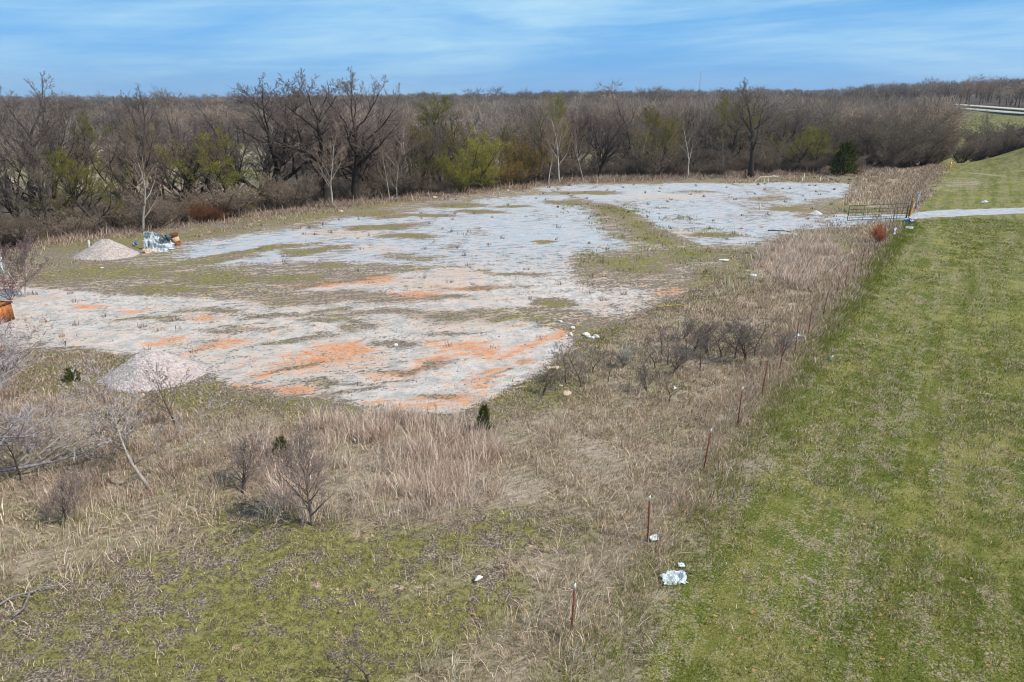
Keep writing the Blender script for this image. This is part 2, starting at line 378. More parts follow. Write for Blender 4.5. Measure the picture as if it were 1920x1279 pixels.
    gmask = add(mathn(t, 'MULTIPLY', gravel, 1.3), K(nh, 3.2), K(nf, 2.8), K(nq, 1.8), K(nm, .8))
    gmk = sstep(t, gmask, .42, .80)
    gmk = mathn(t, 'MULTIPLY', gmk, sstep(t, gravel, .02, .12))
    col = mixc(t, gmk, base, gcol)
    hgt = mathn(t, 'ADD', mathn(t, 'MULTIPLY', nf, .7), mathn(t, 'MULTIPLY', nv, .45))
    principled(t, o, col, .95, 0, .12, hgt, .8, .07)
    return m

def veg_material():
    m, t, o = new_mat("vegetation")
    a = N(t, 'ShaderNodeAttribute', attribute_name='col')
    oi = N(t, 'ShaderNodeObjectInfo')
    hs = N(t, 'ShaderNodeHueSaturation'); L(t, a.outputs['Color'], hs.inputs['Color'])
    L(t, mathn(t, 'ADD', .75, mathn(t, 'MULTIPLY', oi.outputs['Random'], .55)), hs.inputs['Value'])
    d = N(t, 'ShaderNodeBsdfDiffuse'); L(t, hs.outputs[0], d.inputs[0]); d.inputs[1].default_value = .5
    tr = N(t, 'ShaderNodeBsdfTranslucent'); L(t, hs.outputs[0], tr.inputs[0])
    mx = N(t, 'ShaderNodeMixShader'); mx.inputs[0].default_value = .28
    L(t, d.outputs[0], mx.inputs[1]); L(t, tr.outputs[0], mx.inputs[2]); L(t, mx.outputs[0], o.inputs[0])
    return m
def bark_material():
    m, t, o = new_mat("bark")
    a = N(t, 'ShaderNodeAttribute', attribute_name='col')
    tc = N(t, 'ShaderNodeTexCoord')
    mp = N(t, 'ShaderNodeMapping'); L(t, tc.outputs['Object'], mp.inputs[0]); mp.inputs['Scale'].default_value = (6, 6, 1.5)
    n = noise(t, mp.outputs[0], 2.0, 6, .7)
    c = mixc(t, sstep(t, n, .38, .66), mixc(t, .55, a.outputs['Color'], (.05, .042, .036)), a.outputs['Color'])
    principled(t, o, c, .95, 0, .1, n, .6, .03)
    return m
M_GROUND = ground_material(); M_VEG = veg_material(); M_BARK = bark_material()
M_RUSTPOST = simple("red_post_paint", (.15, .035, .022), (.27, .075, .04), 9, .7)
M_WHITE = simple("white_paint", (.62, .62, .60), (.82, .82, .80), 6, .6)
M_WIRE = simple("fence_wire", (.22, .18, .16), (.38, .34, .31), 20, .55, .6)
M_GATE = simple("green_gate_paint", (.010, .045, .018), (.022, .10, .038), 9, .5)
M_RUST = simple("rust", (.20, .065, .022), (.52, .19, .055), 5, .85)
M_RUSTDK = simple("dark_rust", (.055, .028, .018), (.22, .07, .03), 6, .85)
M_WOOD = simple("raw_lumber", (.55, .40, .26), (.78, .62, .44), 7, .75)
M_STONE = simple("pale_stone", (.50, .44, .38), (.80, .77, .72), 5, .9)
M_TANSTONE = simple("tan_stone", (.46, .32, .22), (.70, .54, .42), 4, .9)
M_SHEET = simple("weathered_sheet_metal", (.36, .40, .44), (.66, .70, .73), 3, .5, .1)
M_SHEETTAN = simple("tan_back_of_sheet", (.50, .38, .28), (.74, .64, .54), 3, .75)
M_DARKPANEL = simple("dark_grey_panel", (.05, .07, .08), (.13, .17, .19), 3, .6)
M_BLUE = simple("blue_plastic", (.02, .11, .34), (.05, .22, .52), 5, .4)
M_YELLOW = simple("yellow_marker", (.75, .34, .02), (.88, .48, .03), 5, .5)
M_PALEBLUE = simple("pale_blue_steel", (.42, .55, .66), (.62, .72, .80), 5, .5)
M_CREAM = simple("faded_band", (.52, .33, .17), (.72, .58, .40), 7, .8)
M_CONC = simple("road_concrete", (.52, .46, .44), (.68, .62, .60), .12, .9, coord='Generated')
M_ASPH = simple("old_asphalt", (.12, .12, .125), (.21, .205, .205), .4, .9)
M_GUARD = simple("galvanised_rail", (.45, .46, .48), (.6, .62, .64), 2, .5, .3)
M_MAST = simple("mast_steel", (.30, .20, .20), (.45, .38, .38), 2, .6, .3)

def pile_material(name, tone):
    m, t, o = new_mat(name)
    tc = N(t, 'ShaderNodeTexCoord'); c = tc.outputs['Object']
    v = N(t, 'ShaderNodeTexVoronoi'); L(t, c, v.inputs['Vector']); v.inputs['Scale'].default_value = 13
    v2 = N(t, 'ShaderNodeTexVoronoi'); L(t, c, v2.inputs['Vector']); v2.inputs['Scale'].default_value = 26
    sc = N(t, 'ShaderNodeSeparateColor'); L(t, v.outputs['Color'], sc.inputs[0])
    col = mixc(t, sc.outputs[0], tuple(a * .62 for a in tone), tuple(min(.9, a * 1.22) for a in tone))
    col = mixc(t, mathn(t, 'MULTIPLY', sstep(t, noise(t, c, 1.2, 5), .4, .7), .35), col, tuple(a * b for a, b in zip(tone, (.85, .72, .66))))
    h = mathn(t, 'SUBTRACT', 1, mathn(t, 'ADD', mathn(t, 'MULTIPLY', v.outputs['Distance'], .9), mathn(t, 'MULTIPLY', v2.outputs['Distance'], .4)))
    principled(t, o, col, .92, 0, .2, h, .9, .05)
    return m

# ------------------------------------------------------------------ mesh builders
def tag(o, label=None, cat=None, group=None, kind=None):
    if label: o["label"] = label
    if cat: o["category"] = cat
    if group: o["group"] = group
    if kind: o["kind"] = kind
    return o
def link(name, me, parent=None, loc=None):
    o = bpy.data.objects.new(name, me); COL.objects.link(o)
    if parent: o.parent = parent
    if loc is not None: o.location = loc
    return o
def mesh_np(name, V, T, mats, C=None, smooth=False):
    V = np.ascontiguousarray(V, np.float32); T = np.ascontiguousarray(T, np.int32)
    k = T.shape[1]
    me = bpy.data.meshes.new(name)
    me.vertices.add(len(V)); me.vertices.foreach_set('co', V.ravel())
    me.loops.add(T.size); me.loops.foreach_set('vertex_index', T.ravel())
    me.polygons.add(len(T)); me.polygons.foreach_set('loop_start', np.arange(len(T), dtype=np.int32) * k)
    if smooth: me.polygons.foreach_set('use_smooth', np.ones(len(T), bool))
    if C is not None:
        a = me.color_attributes.new('col', 'FLOAT_COLOR', 'POINT')
        c4 = np.ones((len(V), 4), np.float32); c4[:, :3] = C; a.data.foreach_set('color', c4.ravel())
    me.update(calc_edges=True)
    for m in mats: me.materials.append(m)
    return me
class MB:
    """collects triangles with a colour each; builds ONE mesh"""
    def __init__(s): s.v = []; s.f = []; s.c = []
    def tube(s, pts, rad, n, col):
        b = len(s.v); prev = None
        for i, p in enumerate(pts):
            d = (pts[min(i + 1, len(pts) - 1)] - pts[max(i - 1, 0)])
            d = d.normalized() if d.length > 1e-9 else Vector((0, 0, 1))
            a = (prev if prev is not None else (Vector((1, 0, 0)) if abs(d.x) < .8 else Vector((0, 1, 0))))
            a = (a - d * a.dot(d)).normalized(); prev = a; c = d.cross(a)
            for k in range(n):
                t = 2 * math.pi * k / n
                s.v.append(p + (a * math.cos(t) + c * math.sin(t)) * rad[i]); s.c.append(col)
        for i in range(len(pts) - 1):
            for k in range(n):
                q = b + i * n + k; w = b + i * n + (k + 1) % n
                s.f.append((q, w, w + n)); s.f.append((q, w + n, q + n))
        # end cap
        e = b + (len(pts) - 1) * n
        for k in range(1, n - 1): s.f.append((e, e + k, e + k + 1))
        for k in range(1, n - 1): s.f.append((b, b + k + 1, b + k))
    def sliver(s, p0, p1, w, col, rng, bend=.12):
        d = p1 - p0; q = Vector((rng.uniform(-1, 1), rng.uniform(-1, 1), rng.uniform(-1, 1))).cross(d)
        if q.length < 1e-6: return
        q = q.normalized() * (w * .5); l = d.length
        m = (p0 + p1) * .5 + Vector((rng.uniform(-1, 1), rng.uniform(-1, 1), rng.uniform(-.3, 1))) * (l * bend)
        b = len(s.v); s.v += [p0 - q, p0 + q, m - q * .7, m + q * .7, p1]; s.c += [col] * 5
        s.f += [(b, b + 1, b + 3), (b, b + 3, b + 2), (b + 2, b + 3, b + 4)]
    def leaf(s, p, size, col, rng):
        a = Vector((rng.gauss(0, 1), rng.gauss(0, 1), rng.gauss(0, 1))).normalized() * size
        b_ = Vector((rng.gauss(0, 1), rng.gauss(0, 1), rng.gauss(0, 1))).normalized() * size * .7
        b = len(s.v); s.v += [p - a * .5, p + b_ * .5, p + a * .5]; s.c += [col] * 3; s.f.append((b, b + 1, b + 2))
    def box(s, c, size, col=(1, 1, 1), rot=None):
        hx, hy, hz = (k / 2 for k in size); b = len(s.v)
        for z in (-hz, hz):
            for x, y in ((-hx, -hy), (hx, -hy), (hx, hy), (-hx, hy)):
                p = Vector((x, y, z))
                if rot is not None: p = rot @ p
                s.v.append(p + Vector(c)); s.c.append(col)
        for q in ((3, 2, 1, 0), (4, 5, 6, 7), (0, 1, 5, 4), (1, 2, 6, 5), (2, 3, 7, 6), (3, 0, 4, 7)):
            s.f.append((b + q[0], b + q[1], b + q[2])); s.f.append((b + q[0], b + q[2], b + q[3]))
    def arrays(s):
        return np.array([tuple(v) for v in s.v], np.float32), np.array(s.f, np.int32), np.array(s.c, np.float32)
    def mesh(s, name, mats, smooth=False):
        if not s.v: return None
        V, F, C = s.arrays(); return mesh_np(name, V, F, mats if isinstance(mats, list) else [mats], C, smooth)
    def obj(s, name, mat, parent=None, loc=None, smooth=False):
        return link(name, s.mesh(name, mat, smooth), parent, loc)
def bevel(o, w=.01, seg=2):
    m = o.modifiers.new('bevel', 'BEVEL'); m.width = w; m.segments = seg; m.limit_method = 'ANGLE'; return o

# ------------------------------------------------------------------ GROUND (one sheet, split by face into its named zones)
def build_ground():
    def axis(lo, hi, fine0, fine1, step, grow=1.13):
        a = [fine0]; s = step
        while a[-1] > lo: s *= grow; a.append(max(lo, a[-1] - s))
        a = a[::-1]; n = int(round((fine1 - fine0) / step))
        a += [fine0 + (fine1 - fine0) * i / n for i in range(1, n + 1)]; s = step
        while a[-1] < hi: s *= grow; a.append(min(hi, a[-1] + s))
        return np.array(a)
    xs = axis(-3600, 3600, -48, 62, .26, 1.07); ys = axis(-200, 3900, 8, 108, .26, 1.045)
    X, Y = np.meshgrid(xs, ys); nx, ny = len(xs), len(ys)
    x = X.ravel(); y = Y.ravel(); z = Hn(x, y)
    V = np.stack([x, y, z], 1)
    idx = np.arange(nx * ny).reshape(ny, nx)
    Q = np.stack([idx[:-1, :-1], idx[:-1, 1:], idx[1:, 1:], idx[1:, :-1]], -1).reshape(-1, 4)
    w = weights(x, y)
    cxx = x[Q].mean(1); cyy = y[Q].mean(1)
    tr = poly_sd(cxx, cyy, TRACK) > 0; yd = (poly_sd(cxx, cyy, YARD) > 0) & ~tr
    past = (fence_s(cxx, cyy) > .8) & ~tr & (cxx < 150) & (cyy < 140) & (cyy > -300) & (edge_e(cxx, cyy) < 40)
    cls = np.where(tr, 3, np.where(yd, 1, np.where(past, 2, 0)))
    # smooth normals taken from the whole sheet so the zones meet without a seam
    for k, nm in ((0, 'ground'), (1, 'gravel_yard'), (2, 'pasture'), (3, 'gravel_track')):
        q = Q[cls == k]; used, inv = np.unique(q, return_inverse=True)
        me = mesh_np(nm, V[used], inv.reshape(-1, 4), [M_GROUND], None, True)
        for an, tr3 in (('m1', (0, 1, 2)), ('m2', (3, 4, 5)), ('m3', (6, 7, 8))):
            a = me.color_attributes.new(an, 'FLOAT_COLOR', 'POINT')
            c4 = np.ones((len(used), 4), np.float32)
            for j, ch in enumerate(tr3): c4[:, j] = w[ch][used]
            a.data.foreach_set('color', c4.ravel())
        tag(link(nm, me), kind='structure')
build_ground()

# ------------------------------------------------------------------ roads on the far right
def ribbon(name, pts, width, mat, z0=.06, thick=.25):
    v = []; f = []
    n = len(pts)
    for i, p in enumerate(pts):
        d = (pts[min(i + 1, n - 1)] - pts[max(i - 1, 0)]).normalized(); s = Vector((d.y, -d.x, 0)) * width / 2
        for q, dz in ((p - s, -thick), (p - s, 0), (p + s, 0), (p + s, -thick)): v.append((q.x, q.y, p.z + z0 + dz))
    for i in range(n - 1):
        for k in range(3): f.append((i * 4 + k, i * 4 + k + 1, i * 4 + 5 + k, i * 4 + 4 + k))
    me = bpy.data.meshes.new(name); me.from_pydata(v, [], f); me.materials.append(mat); me.update()
    return tag(link(name, me), kind='structure')
yy = [210 + 14 * i for i in range(34)]
ribbon('highway', [Vector((ROADX(a) - 4.5, a, H1(ROADX(a) - 4.5, a) + .25)) for a in yy], 8.0, M_CONC)
ribbon('highway', [Vector((ROADX(a) + 12, a, H1(ROADX(a) + 12, a) + .9)) for a in yy], 8.5, M_CONC)
ribbon('side_road', [Vector((150 + 9 * i, 330 - 6 * i, H1(150 + 9 * i, 330 - 6 * i) + .5)) for i in range(8)], 7.0, M_ASPH)

# ------------------------------------------------------------------ TREES
def rotv(d, ang, rng):
    a = Vector((rng.gauss(0, 1), rng.gauss(0, 1), rng.gauss(0, 1))).cross(d)
    if a.length < 1e-6: a = Vector((1, 0, 0))
    return (Matrix.Rotation(ang, 3, a.normalized()) @ d).normalized()
GREY = rgb(142, 129, 116); DARK = rgb(78, 68, 62); PALE = rgb(190, 182, 172); TANT = rgb(158, 128, 106); PURP = rgb(148, 132, 120)
def grow(rng, cfg):
    """a bare deciduous tree: returns (trunk MB, crown MB)"""
    tk, cr = MB(), MB()
    kids, ang, rat, seg = cfg['kids'], cfg['ang'], cfg['rat'], cfg.get('seg', (8, 6, 4, 3))
    gn, up, W, mx = cfg.get('gnarl', .16), cfg.get('up', .05), cfg.get('tw', .028), len(cfg['kids'])
    leafc, ln = cfg.get('leaf'), cfg.get('nleaf', 0)
    H0 = cfg['h']
    def colr(l):
        c = cfg['cols'][min(l, len(cfg['cols']) - 1)]; k = rng.uniform(.82, 1.18); return (c[0] * k, c[1] * k, c[2] * k)
    def br(p, d, Ln, r, l):
        if l >= mx:
            w = W * rng.uniform(.7, 1.2); q = p + d * Ln; cr.sliver(p, q, w, colr(l), rng)
            for _ in range(ln):
                if rng.random() < cfg.get('pleaf', 1): cr.leaf(p.lerp(q, rng.uniform(.2, 1.1)) + Vector((rng.gauss(0, .06), rng.gauss(0, .06), rng.gauss(0, .06))), cfg['lsize'] * rng.uniform(.6, 1.3), tuple(a * rng.uniform(.75, 1.25) for a in leafc[rng.randrange(len(leafc))]), rng)
            return
        n = seg[min(l, 3)]; pts = [p]; dd = d.copy(); st = Ln / n
        for i in range(n):
            g = gn * (1.0 if l else cfg.get('tgn', .6))
            dd = (dd + Vector((rng.gauss(0, g), rng.gauss(0, g), rng.gauss(0, g * .7) + (up if l else 0))))
            dd.normalize(); pts.append(pts[-1] + dd * st)
        rad = [r * (1 - .8 * (i / n)) for i in range(n + 1)]
        if l == 0: rad[0] *= 1.35
        (tk if l <= 1 else cr).tube(pts, rad, 7 if l == 0 else (5 if l == 1 else 3), colr(l))
        k = kids[l]; k = max(1, int(round(k * rng.uniform(.8, 1.25)))); t0 = cfg['t0'] if l == 0 else .22
        for i in range(k):
            t = t0 + (1 - t0) * ((i + rng.random()) / k); t = min(t, .98)
            x = t * n; j = min(int(x), n - 1); q = pts[j].lerp(pts[j + 1], x - j); bd = (pts[j + 1] - pts[j]).normalized()
            a = R(ang[l] * rng.uniform(.65, 1.3)); nd = rotv(bd, a, rng)
            if l == 0:
                az = 2.4 * i + rng.uniform(-.5, .5); el = R(90 - ang[0] * rng.uniform(.75, 1.2) * (1.15 - .55 * t))
                nd = Vector((math.cos(az) * math.cos(el), math.sin(az) * math.cos(el), math.sin(el)))
            ll = Ln * rat[l] * rng.uniform(.7, 1.2) * (1.15 - .62 * (t - t0) / (1 - t0) if l == 0 else 1.1 - .5 * t)
            br(q, nd, ll, max(.006, rad[j] * cfg.get('rr', .55) if l < 3 else .01), l + 1)
        if l < mx: br(pts[-1], dd, Ln * rat[l] * .6, rad[-1], l + 1)
    ns = cfg.get('stems', 1)
    for s_ in range(ns):
        a = rng.uniform(0, 6.28); ln_ = cfg.get('lean', .08) if ns == 1 else cfg.get('splay', .5)
        d = Vector((math.cos(a) * ln_ * rng.uniform(.4, 1), math.sin(a) * ln_ * rng.uniform(.4, 1), 1)).normalized()
        if 'dir' in cfg and s_ == 0: d = Vector(cfg['dir']).normalized()
        br(Vector((rng.uniform(-.1, .1) * (ns > 1), rng.uniform(-.1, .1) * (ns > 1), -.25)), d, H0 * cfg.get('tf', .75) * (1 if ns == 1 else rng.uniform(.6, 1)), cfg['r'], 0)
    return tk, cr
LEAFG = [rgb(150, 142, 66), rgb(126, 122, 54), rgb(172, 162, 84)]
LEAFO = [rgb(128, 118, 62), rgb(108, 100, 52), rgb(146, 134, 80)]
LEAFB = [rgb(160, 152, 62), rgb(136, 130, 54), rgb(178, 168, 84)]
CFG = {
 'oak': dict(h=13, r=.40, tf=.66, t0=.26, kids=(9, 7, 6, 8), ang=(52, 42, 42, 44), rat=(.66, .54, .50, .62), rr=.58, gnarl=.15, up=.06, tw=.034, cols=(rgb(70, 61, 56), rgb(74, 64, 58), rgb(92, 80, 74), rgb(122, 108, 100), rgb(130, 114, 106))),
 'tall': dict(h=14, r=.24, tf=.78, t0=.25, kids=(11, 6, 6, 5), ang=(42, 38, 40, 42), rat=(.46, .50, .5, .62), gnarl=.13, up=.06, tw=.032, cols=(rgb(96, 84, 76), rgb(100, 88, 80), rgb(122, 110, 102), GREY, PURP)),
 'pale': dict(h=14, r=.19, tf=.80, t0=.24, kids=(10, 6, 5, 5), ang=(46, 40, 40, 42), rat=(.46, .50, .5, .62), gnarl=.15, up=.05, tw=.026, cols=(rgb(190, 182, 172), rgb(180, 172, 160), rgb(164, 148, 134), TANT, rgb(156, 132, 114))),
 'green': dict(h=9, r=.22, tf=.62, t0=.2, kids=(9, 7, 6, 4), ang=(58, 45, 45, 45), rat=(.66, .52, .5, .7), gnarl=.17, up=.04, tw=.026, cols=(DARK, DARK, rgb(104, 92, 72), rgb(122, 112, 76)), leaf=LEAFG, nleaf=6, lsize=.08),
 'olive': dict(h=12, r=.24, tf=.70, t0=.24, kids=(10, 7, 6, 4), ang=(50, 42, 45, 45), rat=(.58, .52, .5, .7), gnarl=.15, up=.05, tw=.03, cols=(DARK, rgb(100, 88, 72), rgb(122, 108, 84), rgb(130, 120, 88)), leaf=LEAFO, nleaf=7, lsize=.09),
 'bright': dict(h=6, r=.09, tf=.75, t0=.12, stems=7, splay=.8, kids=(9, 6, 6), ang=(46, 42, 45), rat=(.46, .5, .6), gnarl=.16, up=.04, tw=.026, cols=(rgb(110, 96, 70), rgb(120, 108, 70), rgb(130, 126, 70)), leaf=LEAFB, nleaf=4, lsize=.08),
 'bush': dict(h=5.5, r=.05, tf=.72, t0=.10, stems=16, splay=1.25, kids=(8, 7, 5), ang=(42, 42, 46), rat=(.48, .5, .62), gnarl=.15, up=.03, tw=.030, cols=(rgb(92, 79, 69), rgb(106, 92, 80), rgb(126, 110, 96), rgb(138, 122, 107))),
}
# prototypes: name -> (trunk mesh, crown mesh, trunk arrays, crown arrays, height)
PROTO = {}
def proto(key, kind, seed, **over):
    cfg = dict(CFG[kind]); cfg.update(over); tk, cr = grow(random.Random(seed), cfg)
    V = np.array([tuple(v) for v in cr.v]); top = float(np.quantile(V[:, 2], .975))
    PROTO[key] = (tk.mesh('trunk', M_BARK, True), cr.mesh('crown', M_VEG), top)
for i in range(4): proto('oak%d' % i, 'oak', 100 + i, gnarl=(.13, .16, .14, .22)[i])
for i in range(3): proto('tall%d' % i, 'tall', 200 + i)
for i in range(3): proto('pale%d' % i, 'pale', 300 + i, stems=1, t0=(.22, .3, .18)[i])
for i in range(2): proto('green%d' % i, 'green', 400 + i)
for i in range(2): proto('olive%d' % i, 'olive', 500 + i)
for i in range(2): proto('bright%d' % i, 'bright', 600 + i)
for i in range(3): proto('bush%d' % i, 'bush', 700 + i)
proto('rusty0', 'bush', 750, kids=(7, 6, 4), leaf=[rgb(142, 92, 64), rgb(118, 76, 52), rgb(160, 108, 78)], nleaf=1, lsize=.10, cols=(rgb(96, 74, 60), rgb(120, 84, 62), rgb(130, 90, 66)))
proto('ochre0', 'bush', 751, kids=(7, 6, 4), leaf=[rgb(142, 118, 66), rgb(120, 98, 56), rgb(158, 136, 78)], nleaf=2, lsize=.12, cols=(rgb(104, 88, 66), rgb(122, 102, 72), rgb(136, 116, 80)))
proto('olive2', 'olive', 505, leaf=[rgb(140, 134, 66), rgb(122, 116, 56), rgb(160, 152, 84)], nleaf=7)
def place_tree(key, x, y, h, label, cat='tree', name='bare_tree', group=None, rz=0, wide=1.0, lean=(0, 0), z=None):
    tkm, crm, top = PROTO[key]; s = h / top
    o = link(name, None, None, (x, y, (H1(x, y) if z is None else z)))
    o.rotation_euler = (lean[0], lean[1], rz); o.scale = (s * wide, s * wide, s)
    link('trunk', tkm, o); link('crown', crm, o)
    return tag(o, label, cat, group)
def tree_px(key, px, top, Y, label, **kw):
    p = AZ(px, top, Y); z0 = H1(p.x, p.y)
    return place_tree(key, p.x, p.y, p.z - z0, label, **kw)

T = tree_px
T('oak0', 14, 150, 70, 'tall bare tree cut by the left edge of the photo, tops above the horizon', rz=1.0)
T('oak2', 70, 218, 66, 'broad dark bare tree left of the willow green tree, over dark brush', rz=2.0)
T('olive0', 128, 222, 78, 'olive budding tree with dark fork, second from the left edge', name='budding_tree', rz=.3)
T('green0', 168, 286, 60, 'yellow green young tree leaning over dark brush, left of the pale branching tree', name='green_tree', rz=1.3)
T('pale2', 236, 262, 55, 'young pale tree with white low limbs, behind the gap between gravel pile and scrap', name='pale_tree', rz=.5, wide=1.15)
T('oak1', 262, 172, 112, 'bare treetop rising above the horizon, left one of two left of the giant trees', rz=4)
T('tall1', 322, 172, 108, 'bare treetop rising above the horizon, right one of two left of the giant trees', rz=2.7)
T('oak3', 305, 232, 78, 'dark gnarled tree with long left leaning limbs, behind the scrap metal', rz=5.1, wide=1.2)
T('green1', 388, 250, 68, 'spreading tree with green haze of buds and split dark trunk left of the giants', name='green_tree', rz=0.6, wide=1.15)
T('oak2', 474, 152, 76, 'very tall bare tree, leftmost of the three giants that break the horizon', rz=3.6, wide=1.25)
T('tall0', 420, 200, 92, 'slim bare tree between the green hazed tree and the leftmost giant', rz=1.2)
T('oak0', 588, 146, 72, 'very tall bare tree with dark leaning trunk, middle one of the three giants', rz=4.4, wide=1.25)
T('oak1', 648, 146, 76, 'very tall bare tree, rightmost of the three giants that break the horizon', rz=.9, wide=1.25)
T('pale0', 610, 230, 69, 'white trunked sycamore right under the middle giant tree', name='pale_tree', rz=2.1)
T('pale1', 372, 260, 74, 'white stemmed tree behind the green hazed spreading tree', name='pale_tree', rz=3.3)
T('oak3', 702, 172, 84, 'brown topped bare tree just right of the three giants', rz=2.2)
T('pale2', 752, 192, 82, 'white sycamore with forked ghostly limbs, left of the olive crown', name='pale_tree', rz=4.9)
T('oak3', 782, 232, 80, 'black twisted snag like tree in front of the olive crown', rz=.4, wide=.7)
T('olive2', 820, 184, 94, 'large rounded olive budding tree in the middle of the tree line', name='budding_tree', rz=2.4, wide=1.25)
T('pale1', 724, 268, 73, 'slim white trunked sapling, left of a pair at the yard edge', name='pale_tree', rz=1.0, wide=.7)
T('pale0', 738, 274, 73, 'slim white trunked sapling, right of a pair at the yard edge', name='pale_tree', rz=3.0, wide=.7)
T('bright0', 888, 252, 84, 'bright yellow green bushy tree, the most vivid in the tree line', name='green_tree', rz=.2, wide=1.1)
T('bright1', 868, 288, 80, 'low yellow green shrub at the left foot of the vivid green tree', name='green_tree', rz=2.2, wide=1.2)
T('oak1', 862, 205, 98, 'gnarled bare tree rising right behind the vivid green tree', rz=5.0)
T('pale2', 938, 250, 86, 'thin white stemmed tree right of the vivid green tree', name='pale_tree', rz=2.8, wide=.6)
T('tall2', 1012, 185, 92, 'upright bare tree with olive top, left of the straight white trunk', rz=1.4)
T('pale0', 1053, 184, 90, 'straight white trunked sycamore with regular side limbs, in mid tree line', name='pale_tree', rz=.2)
T('pale1', 1030, 220, 88, 'white leaning trunk tree just left of the straight sycamore', name='pale_tree', rz=4.0, wide=.7, lean=(0, -.12))
T('pale2', 1098, 218, 92, 'thin white tree leaning right, right of the straight sycamore', name='pale_tree', rz=3.4, wide=.7, lean=(0, .14))
T('oak2', 1130, 215, 98, 'grey bare tree right of the thin white leaning tree', rz=2.2)
T('oak0', 1190, 188, 105, 'dark bare tree behind the spreading olive tree', rz=3.2)
T('olive0', 1243, 222, 98, 'spreading olive green tree with dark trunk, right of centre in the tree line', name='budding_tree', rz=4.0, wide=1.25)
T('pale0', 1300, 215, 98, 'pale forked tree with grey white limbs, right of the spreading olive tree', name='pale_tree', rz=5.2, wide=1.1)
T('tall1', 1340, 200, 112, 'slim bare tree between the pale forked tree and the big lone dark tree', rz=.8)
T('green1', 1386, 184, 120, 'yellow green crown just left of the big lone dark tree', name='green_tree', rz=1.9, wide=1.1)
T('oak0', 1428, 154, 98, 'big dark tree with long bare trunk, standing out right of centre', rz=1.7)
T('pale1', 1362, 255, 100, 'thin white stem tree left of the big lone dark tree', name='pale_tree', rz=.6, wide=.6)
T('green0', 1496, 238, 104, 'soft green rounded tree, left of two right of the big dark tree', name='green_tree', rz=3.1, wide=1.15)
T('green1', 1536, 242, 106, 'soft green rounded tree, right of two right of the big dark tree', name='green_tree', rz=4.4, wide=1.1)
T('bright0', 1622, 232, 128, 'small vivid yellow green tree above the dark cedar', name='green_tree', rz=5.0, wide=.65)
T('pale1', 1662, 198, 150, 'pale bare tree with upright limbs above the big brown thicket', name='pale_tree', rz=2.0)
T('rusty0', 376, 376, 60, 'rust leaved bush under the green hazed spreading tree', cat='bush', name='leafy_bush', rz=1.0, wide=1.2)
T('rusty0', 412, 392, 61, 'small rust leaved bush right of the bigger rust one under the trees', cat='bush', name='leafy_bush', rz=3.0, wide=1.1)
T('ochre0', 978, 262, 92, 'ochre brown bushy tree between the vivid green tree and the white sycamore', cat='bush', name='leafy_bush', rz=2.0, wide=.9)
T('ochre0', 955, 300, 88, 'low ochre brush left of the ochre brown bushy tree', cat='bush', name='leafy_bush', rz=4.2, wide=1.3)
T('olive2', 1036, 180, 100, 'olive topped tree right behind the straight white sycamore', name='budding_tree', rz=4.4, wide=.9)
T('olive2', 262, 236, 96, 'olive tinged tree behind the pale branching young tree', name='budding_tree', rz=1.4, wide=1.2)
T('olive2', 800, 250, 82, 'low olive budding tree under the large rounded olive one', name='budding_tree', rz=2.4, wide=1.0)
T('olive2', 1215, 205, 112, 'olive tree with thin crown behind the spreading olive one', name='budding_tree', rz=5.0, wide=1.2)
T('olive2', 1566, 214, 140, 'olive tree far behind the two soft green rounded trees', name='budding_tree', rz=.7, wide=1.2)
T('olive0', 1460, 214, 128, 'olive tree just right of the big lone dark tree', name='budding_tree', rz=3.7, wide=1.1)
T('bush0', 1690, 224, 116, 'huge rounded brown bush, largest beside the fence end', cat='bush', name='bare_bush', rz=.7, wide=1.6)
T('bush1', 1640, 240, 112, 'brown bare bush left of the huge rounded one', cat='bush', name='bare_bush', rz=2.7, wide=1.3)
T('bush2', 1738, 232, 118, 'brown bare bush at the right end of the big thicket', cat='bush', name='bare_bush', rz=4.1, wide=1.3)
T('olive1', 1716, 228, 132, 'rusty olive topped tree behind the huge brown bush', name='budding_tree', rz=4.1, wide=1.3)
T('bush0', 1712, 262, 113, 'brown bush at the right foot of the huge rounded one', cat='bush', name='bare_bush', rz=2.2, wide=1.3)
T('bush2', 1668, 272, 109, 'low brown bush at the left foot of the huge rounded one', cat='bush', name='bare_bush', rz=5.2, wide=1.3)
T('bush1', 1760, 268, 120, 'last brown bush of the big thicket beside the far marker posts', cat='bush', name='bare_bush', rz=.2, wide=1.1)
T('bush1', 1706, 220, 124, 'brown bush behind the huge rounded one, topping the thicket', cat='bush', name='bare_bush', rz=1.7, wide=1.5)
T('bush2', 1608, 274, 116, 'brown bush right behind the dark cedar', cat='bush', name='bare_bush', rz=3.7, wide=1.4)
T('bush2', 1835, 262, 132, 'low grey bush above the white blossom shrub at the right', cat='bush', name='bare_bush', rz=2.9, wide=1.2)
T('bush0', 1880, 244, 134, 'grey bush in the middle of the clump at the right edge', cat='bush', name='bare_bush', rz=4.0, wide=1.4)
T('bush1', 1915, 250, 133, 'low grey bush at the right edge just above the green hill', cat='bush', name='bare_bush', rz=1.0, wide=1.4)
T('bush1', 1812, 256, 128, 'small dark bare bush in front of the green valley, right of the fence end', cat='bush', name='bare_bush', rz=.2)
T('bush2', 1858, 244, 138, 'grey bare bush rising before the highway slope', cat='bush', name='bare_bush', rz=1.2, wide=1.3)
T('bush0', 1902, 228, 140, 'tall grey bare bush at the right edge below the highway', cat='bush', name='bare_bush', rz=3.2, wide=1.3)
T('bush1', 1945, 226, 138, 'grey bare bush running off the right edge of the photo', cat='bush', name='bare_bush', rz=5.2, wide=1.4)
